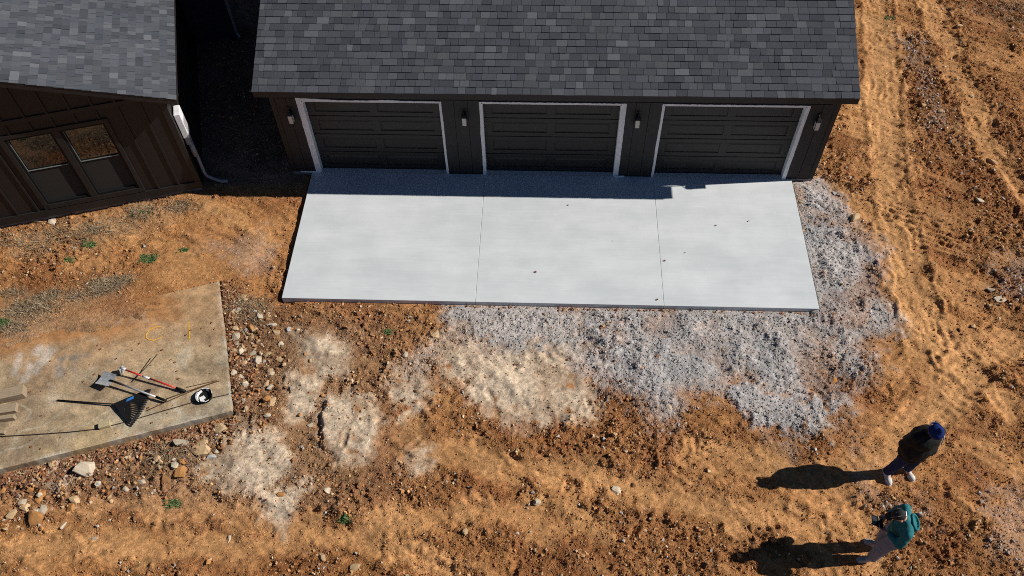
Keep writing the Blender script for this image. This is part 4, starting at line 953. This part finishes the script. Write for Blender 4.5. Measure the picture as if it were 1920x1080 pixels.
def fuse(name, bms, m, parent, voxel=.01, smooth=4, disp=0):
    bm = bmesh.new()
    for q in bms:
        me = bpy.data.meshes.new('t'); q.to_mesh(me); q.free(); bm.from_mesh(me); bpy.data.meshes.remove(me)
    me = bpy.data.meshes.new(name); bm.to_mesh(me); bm.free(); o = bpy.data.objects.new(name, me); C.objects.link(o)
    rm = o.modifiers.new('r', 'REMESH'); rm.mode = 'VOXEL'; rm.voxel_size = voxel
    if disp:
        tx = bpy.data.textures.new('folds', 'CLOUDS'); tx.noise_scale = .12; dm = o.modifiers.new('d', 'DISPLACE'); dm.texture = tx; dm.strength = disp; dm.mid_level = .5; dm.texture_coords = 'LOCAL'
    sm_ = o.modifiers.new('s', 'SMOOTH'); sm_.iterations = smooth; sm_.factor = .5
    dg = bpy.context.evaluated_depsgraph_get(); new = bpy.data.meshes.new_from_object(o.evaluated_get(dg)); o.modifiers.clear(); o.data = new
    new.materials.clear(); new.materials.append(m); new.shade_smooth(); o.name = name; o.parent = parent; return o
def hand(wr, d, palm_n, side, s=1.0, curl=.5):
    """palm and five bent fingers; wr wrist, d direction of the fingers, palm_n palm normal"""
    wr, d, pn = Vector(wr), Vector(d).normalized(), Vector(palm_n).normalized(); sd_ = d.cross(pn).normalized()*side; out = []
    pc = wr+d*.045*s; rot = Matrix((sd_, d, pn)).transposed().to_4x4(); out.append(ell(pc, (.042*s, .052*s, .017*s), rot)); out.append(cap(wr-d*.03, wr+d*.02, .027*s, .026*s))
    for i, (o_, ln) in enumerate(((-.030, .066), (-.010, .078), (.010, .073), (.029, .056))):
        a = wr+d*.085*s+sd_*o_*s; d1 = (d+pn*curl*.6).normalized(); d2 = (d+pn*curl*1.8).normalized(); m_ = a+d1*ln*.5*s; out += [cap(a, m_, .0095*s, .0088*s), cap(m_, m_+d2*ln*.5*s, .0088*s, .0075*s)]
    a = wr+d*.025*s-sd_*.035*s; m_ = a+(d*.6-sd_*.7+pn*.3).normalized()*.04*s; out += [cap(a, m_, .013*s, .011*s), cap(m_, m_+(d*.9-sd_*.2+pn*.4).normalized()*.035*s, .011*s, .009*s)]
    return out
def headparts(hc, fwd, upv):
    """head with eyes sockets, nose, mouth, ears around centre hc"""
    f, u = Vector(fwd).normalized(), Vector(upv).normalized(); u = (u-f*u.dot(f)).normalized(); r_ = f.cross(u); hc = Vector(hc)
    rot = Matrix((r_, f, u)).transposed().to_4x4(); P_ = lambda a, b_, c_: hc+r_*a+f*b_+u*c_
    out = [ell(P_(0, -.005, .025), (.076, .095, .092), rot), ell(P_(0, .025, -.05), (.056, .065, .068), rot), cap(P_(0, .088, -.002), P_(0, .107, -.03), .010, .014), ell(P_(0, .082, -.062), (.024, .012, .010), rot),
           ell(P_(0, .068, -.098), (.024, .02, .018), rot), ell(P_(-.03, .083, .012), (.018, .012, .008), rot), ell(P_(.03, .083, .012), (.018, .012, .008), rot)]
    for s_ in (-1, 1): out.append(ell(P_(s_*.079, -.008, -.012), (.012, .02, .032), rot))
    return out, P_, rot
skin = mat('skin', (.55, .30, .21), .6, .1, 30, spec=.3); eyem = mat('eye', (.02, .015, .01), .3)
def shoe(foot, toe, m, parent, tilt=0):
    f = Vector(foot); t = Vector(toe); d = (t-f); d.z = 0; d.normalize(); u = Vector((0, 0, 1)); s_ = d.cross(u)
    rot = Matrix((s_, d, u)).transposed().to_4x4()
    so_ = empty('shoe', (0, 0, 0)); so_.parent = parent
    fuse('upper', [ell(f+d*.03+u*.055, (.045, .085, .055), rot), ell(f+d*.13+u*.045, (.050, .085, .042), rot), cap(f+u*.06, f+u*.12-d*.01, .046, .046)], m, so_, .008, 3)
    mb = MB(); prof = [(-.03, -.075), (.03, -.075), (.038, 0), (.046, .10), (.050, .15), (.038, .20), (0, .218), (-.038, .20), (-.050, .15), (-.046, .10), (-.038, 0)]
    mb.prism([f+s_*a+d*b_+u*.0 for a, b_ in prof], (0, 0, .026)); mb.build('sole', M['white'], so_)
    return so_
def leg(hip, knee, ank, k=1.0):
    return [cap(hip, knee, .082*k, .056*k), cap(knee, ank, .056*k, .036*k)]
# ---- person A: local +y is where the body faces
def person_a():
    p1 = at(1661, 888, GZ); p2 = at(1698, 882, GZ); c_ = (p1+p2)/2; g = float(gz(c_[0], c_[1]))
    fa = at(1672, 905, GZ)-at(1655, 874, GZ); ang_ = math.atan2(fa[1], fa[0])-PI/2
    P = tag(empty('person', (c_[0], c_[1], g), ang_), 'standing person in navy knit hat, bulky black jacket and dark blue trousers', 'person')
    Ri = Matrix.Rotation(-ang_, 3, 'Z'); f1 = Ri @ Vector((p1[0]-c_[0], p1[1]-c_[1], 0)); f2 = Ri @ Vector((p2[0]-c_[0], p2[1]-c_[1], 0))
    if f1.x > f2.x: f1, f2 = f2, f1
    a1, a2 = f1+Vector((0, 0, .10)), f2+Vector((0, 0, .10)); h1, h2 = Vector((-.095, .0, .90)), Vector((.095, .0, .90))
    k1, k2 = (a1+h1)/2+Vector((0, .035, .02)), (a2+h2)/2+Vector((0, .035, .02))
    hc = Vector((0, .06, 1.60)); hp, HPf, rot = headparts(hc, (0, 1, -.55), (0, .5, 1))
    bd = leg(h1, k1, a1)+leg(h2, k2, a2)+[ell((0, 0, .94), (.15, .105, .12)), ell((0, 0, 1.12), (.14, .10, .16)), ell((0, .01, 1.32), (.17, .11, .17)), cap((0, .01, 1.42), (0, .04, 1.54), .055, .052)]+hp
    for s_, ak in ((-1, a1), (1, a2)):
        sh, el_, wr = Vector((s_*.19, 0, 1.42)), Vector((s_*.27, -.03, 1.14)), Vector((s_*.19, .09, .97))
        bd += [cap(sh, el_, .05, .04), cap(el_, wr, .04, .028)]+hand(wr, (-s_*.6, .25, -.6), (-s_*.6, -.5, 0), s_, s=.95)
        bd.append(cap(ak, ak+Vector((0, .12, -.06)), .034, .03))
    fuse('body', bd, skin, P, .009, 3)
    jk = [ell((0, 0, .80), (.25, .20, .12)), ell((0, 0, .93), (.27, .215, .16)), ell((0, 0, 1.06), (.285, .22, .26)), ell((0, .0, 1.28), (.26, .20, .23)), cap((-.17, 0, 1.42), (.17, 0, 1.42), .09, .09), cap((0, .0, 1.44), (0, .02, 1.52), .085, .075)]
    for s_ in (-1, 1): jk += [cap((s_*.20, 0, 1.41), (s_*.27, -.03, 1.14), .088, .085), cap((s_*.27, -.03, 1.14), (s_*.205, .11, .965), .085, .07)]
    fuse('jacket', jk, mat('black_jacket', (.007, .008, .008), .75, .25, 25, .3, 60, spec=.25), P, .011, 4, disp=.03)
    navy = mat('navy_trousers', (.022, .032, .085), .85, .2, 30, .3, 80, spec=.1)
    fuse('trousers', [cap(h1+Vector((0, 0, -.0)), k1, .105, .085), cap(k1, a1+Vector((0, 0, .03)), .085, .075), cap(h2, k2, .105, .085), cap(k2, a2+Vector((0, 0, .03)), .085, .075), ell((0, 0, .93), (.17, .13, .13))], navy, P, .011, 4, disp=.03)
    sm_ = mat('white_shoe', (.60, .58, .53), .6, .15, 20)
    shoe(f1, f1+Vector((-.03, .2, 0)), sm_, P); shoe(f2, f2+Vector((.04, .2, 0)), sm_, P)
    hm = mat('navy_knit', (.012, .026, .12), .9, .3, 60, .5, 120, spec=.1)
    fuse('hat', [ell(HPf(0, -.01, .07), (.108, .122, .095), rot), cap(HPf(0, -.01, .11), HPf(0, -.03, .165), .07, .04)], hm, P, .008, 3)
    mb = MB(); 
    for i in range(32):
        q = 2*PI*i/32; a = HPf(.113*math.cos(q), -.012+.127*math.sin(q), .022+.012*math.sin(q)); mb.v += [tuple(a), tuple(a+Vector((0, -.004, .042)))]
        a2_ = HPf(.098*math.cos(q), -.012+.112*math.sin(q), .022+.012*math.sin(q)); mb.v += [tuple(a2_), tuple(a2_+Vector((0, -.004, .042)))]
    for i in range(32):
        j = (i+1) % 32; a, b_ = i*4, j*4; mb.f += [(a, b_, b_+1, a+1), (a+2, a+3, b_+3, b_+2), (a+1, b_+1, b_+3, a+3), (a, a+2, b_+2, b_)]
    mb.build('hat_cuff', mat('knit_cuff', (.03, .045, .14), .9, .3, 60, .4, 100), P, smooth=True)
    fuse('hair', [ell(HPf(0, -.045, -.01), (.074, .06, .06), rot)], mat('hair', (.04, .025, .018), .8, .3, 80), P, .008, 2)
    for s_ in (-1, 1): fuse('eye', [ell(HPf(s_*.031, .082, -.002), (.010, .006, .006), rot)], eyem, P, .003, 1)
    # white strip on the jacket sleeve, put in for its sunlit rim
    MB().tube([(-.27, .12, 1.16), (-.275, .09, 1.28), (-.262, .07, 1.36)], .009, 6).build('sunlit_rim', M['white'], P, smooth=True)
    return P
person_a()
def person_b():
    p1 = at(1643, 1023, GZ); p2 = at(1629, 1048, GZ); c_ = (p1+p2)/2; g = float(gz(c_[0], c_[1]))
    # facing towards the left of the picture
    ang_ = R(172)-PI/2
    P = tag(empty('person', (c_[0]+.06, c_[1], g), ang_), 'person in teal hooded jacket and grey trousers looking down at a black controller', 'person')
    Ri = Matrix.Rotation(-ang_, 3, 'Z'); f1 = Ri @ Vector((p1[0]-c_[0]-.06, p1[1]-c_[1], 0)); f2 = Ri @ Vector((p2[0]-c_[0]-.06, p2[1]-c_[1], 0))
    if f1.x > f2.x: f1, f2 = f2, f1
    a1, a2 = f1+Vector((0, -.02, .10)), f2+Vector((0, -.02, .10)); h1, h2 = Vector((-.095, -.03, .88)), Vector((.095, -.03, .88))
    k1, k2 = (a1+h1)/2+Vector((0, .05, .02)), (a2+h2)/2+Vector((0, .05, .02))
    hc = Vector((0, .15, 1.50)); hp, HPf, rot = headparts(hc, (0, .72, -.7), (0, .7, .72))
    bd = leg(h1, k1, a1)+leg(h2, k2, a2)+[ell((0, -.02, .93), (.15, .105, .12)), ell((0, -.015, 1.10), (.14, .10, .16)), ell((0, -.0, 1.28), (.165, .11, .16)), cap((0, .0, 1.37), (0, .09, 1.46), .057, .054)]+hp
    wrs = []
    for s_, ak in ((-1, a1), (1, a2)):
        sh, el_, wr = Vector((s_*.19, .01, 1.37)), Vector((s_*.25, .03, 1.10)), Vector((s_*.11, .23, 1.14))
        bd += [cap(sh, el_, .05, .042), cap(el_, wr, .042, .028)]+hand(wr, (-s_*.35, .8, .15), (-s_*.25, -.1, .9), s_, curl=.9); wrs.append(wr)
        bd.append(cap(ak, ak+Vector((0, .12, -.06)), .034, .03))
    fuse('body', bd, skin, P, .009, 3)
    jk = [ell((0, -.02, .91), (.185, .145, .09)), ell((0, -.02, 1.04), (.185, .145, .18)), ell((0, -.01, 1.24), (.20, .14, .19)), cap((-.16, -.0, 1.37), (.16, -.0, 1.37), .072, .072), cap((0, -.01, 1.37), (0, .05, 1.42), .085, .075)]
    for s_ in (-1, 1): jk += [cap((s_*.19, .0, 1.36), (s_*.255, .04, 1.09), .075, .068), cap((s_*.255, .04, 1.09), (s_*.135, .18, 1.13), .066, .05)]
    teal = mat('teal_fleece', (.024, .155, .17), .85, .2, 25, .4, 70, spec=.15)
    fuse('jacket', jk, teal, P, .011, 4, disp=.03)
    # open hood lying behind the neck: a rim around a hollow
    hb_ = []; 
    ctr = Vector((0, -.11, 1.40)); hb_.append(ell((0, -.07, 1.33), (.11, .07, .05)))
    for i in range(14):
        q0, q1 = 2*PI*i/14, 2*PI*(i+1)/14; f_ = lambda q: ctr+Vector((.115*math.cos(q), .07*math.sin(q), .07*math.sin(q)-.02*abs(math.cos(q))))
        hb_.append(cap(f_(q0), f_(q1), .014, .014))
        hb_.append(cap(f_(q0), ctr+Vector((.09*math.cos(q0), .045*math.sin(q0)+.01, -.12)), .016, .035))
    fuse('hood', hb_, teal, P, .009, 3)
    gy_ = mat('grey_trousers', (.21, .23, .27), .85, .2, 30, .3, 80, spec=.1)
    fuse('trousers', [cap(h1, k1, .118, .10), cap(k1, a1+Vector((0, 0, .03)), .10, .082), cap(h2, k2, .118, .10), cap(k2, a2+Vector((0, 0, .03)), .10, .082), ell((0, -.02, .91), (.165, .13, .12))], gy_, P, .011, 4, disp=.03)
    sm_ = mat('tan_shoe', (.42, .38, .33), .7, .2, 20)
    shoe(f1+Vector((0, -.02, 0)), f1+Vector((-.06, .2, 0)), sm_, P); shoe(f2+Vector((0, -.02, 0)), f2+Vector((.06, .2, 0)), sm_, P)
    cm_ = mat('dark_cap', (.022, .024, .022), .8, .4, 30, .3, 80)
    fuse('cap', [ell(HPf(0, -.008, .055), (.084, .100, .070), rot), ell(HPf(0, .13, .045), (.070, .07, .012), rot), ell(HPf(0, -.008, .128), (.010, .010, .008), rot)], cm_, P, .007, 2)
    lp = MB(); 
    for s_ in (-1, 1): lp.tube([HPf(s_*.05, .085, .105), HPf(s_*.06, .03, .128), HPf(s_*.062, -.03, .126), HPf(s_*.05, -.08, .10)], .006, 5)
    lp.build('cap_stitching', mat('cap_grey', (.16, .17, .16), .8), P)
    MB().box(-.035, .035, -.003, .003, -.012, .012).build('cap_tab', M['white'], P).matrix_local = Matrix.Translation(HPf(0, -.112, .04)) @ rot
    fuse('hair', [ell(HPf(0, -.045, .012), (.074, .056, .04), rot)], mat('brown_hair', (.05, .03, .02), .8, .3, 80), P, .008, 2)
    for s_ in (-1, 1): fuse('eye', [ell(HPf(s_*.031, .082, -.002), (.010, .006, .006), rot)], eyem, P, .003, 1)
    # controller held in both hands: a thing of its own
    mw = Matrix.Translation((c_[0]+.06, c_[1], g)) @ Matrix.Rotation(ang_, 4, 'Z'); q = mw @ Vector((0, .325, 1.175))
    K = tag(empty('remote_controller', q, ang_), 'black remote controller with two sticks held in front of the teal jacket', 'controller')
    K.rotation_euler = (R(20), 0, ang_)
    MB().box(-.085, .085, -.05, .05, -.018, .018).build('case', M['black'], K, bevel=.012)
    MB().box(-.08, .08, .052, .135, .0, .012).build('screen', mat('screen', (.02, .022, .025), .12, spec=.7), K, bevel=.003)
    for s_ in (-1, 1):
        MB().tube([(s_*.05, .0, .018), (s_*.05, 0, .04)], .006, 8).build('stick', M['blackmetal'], K); MB().tube([(s_*.06, .05, .0), (s_*.075, .17, .03)], .007, 6).build('antenna', M['black'], K)
person_b()
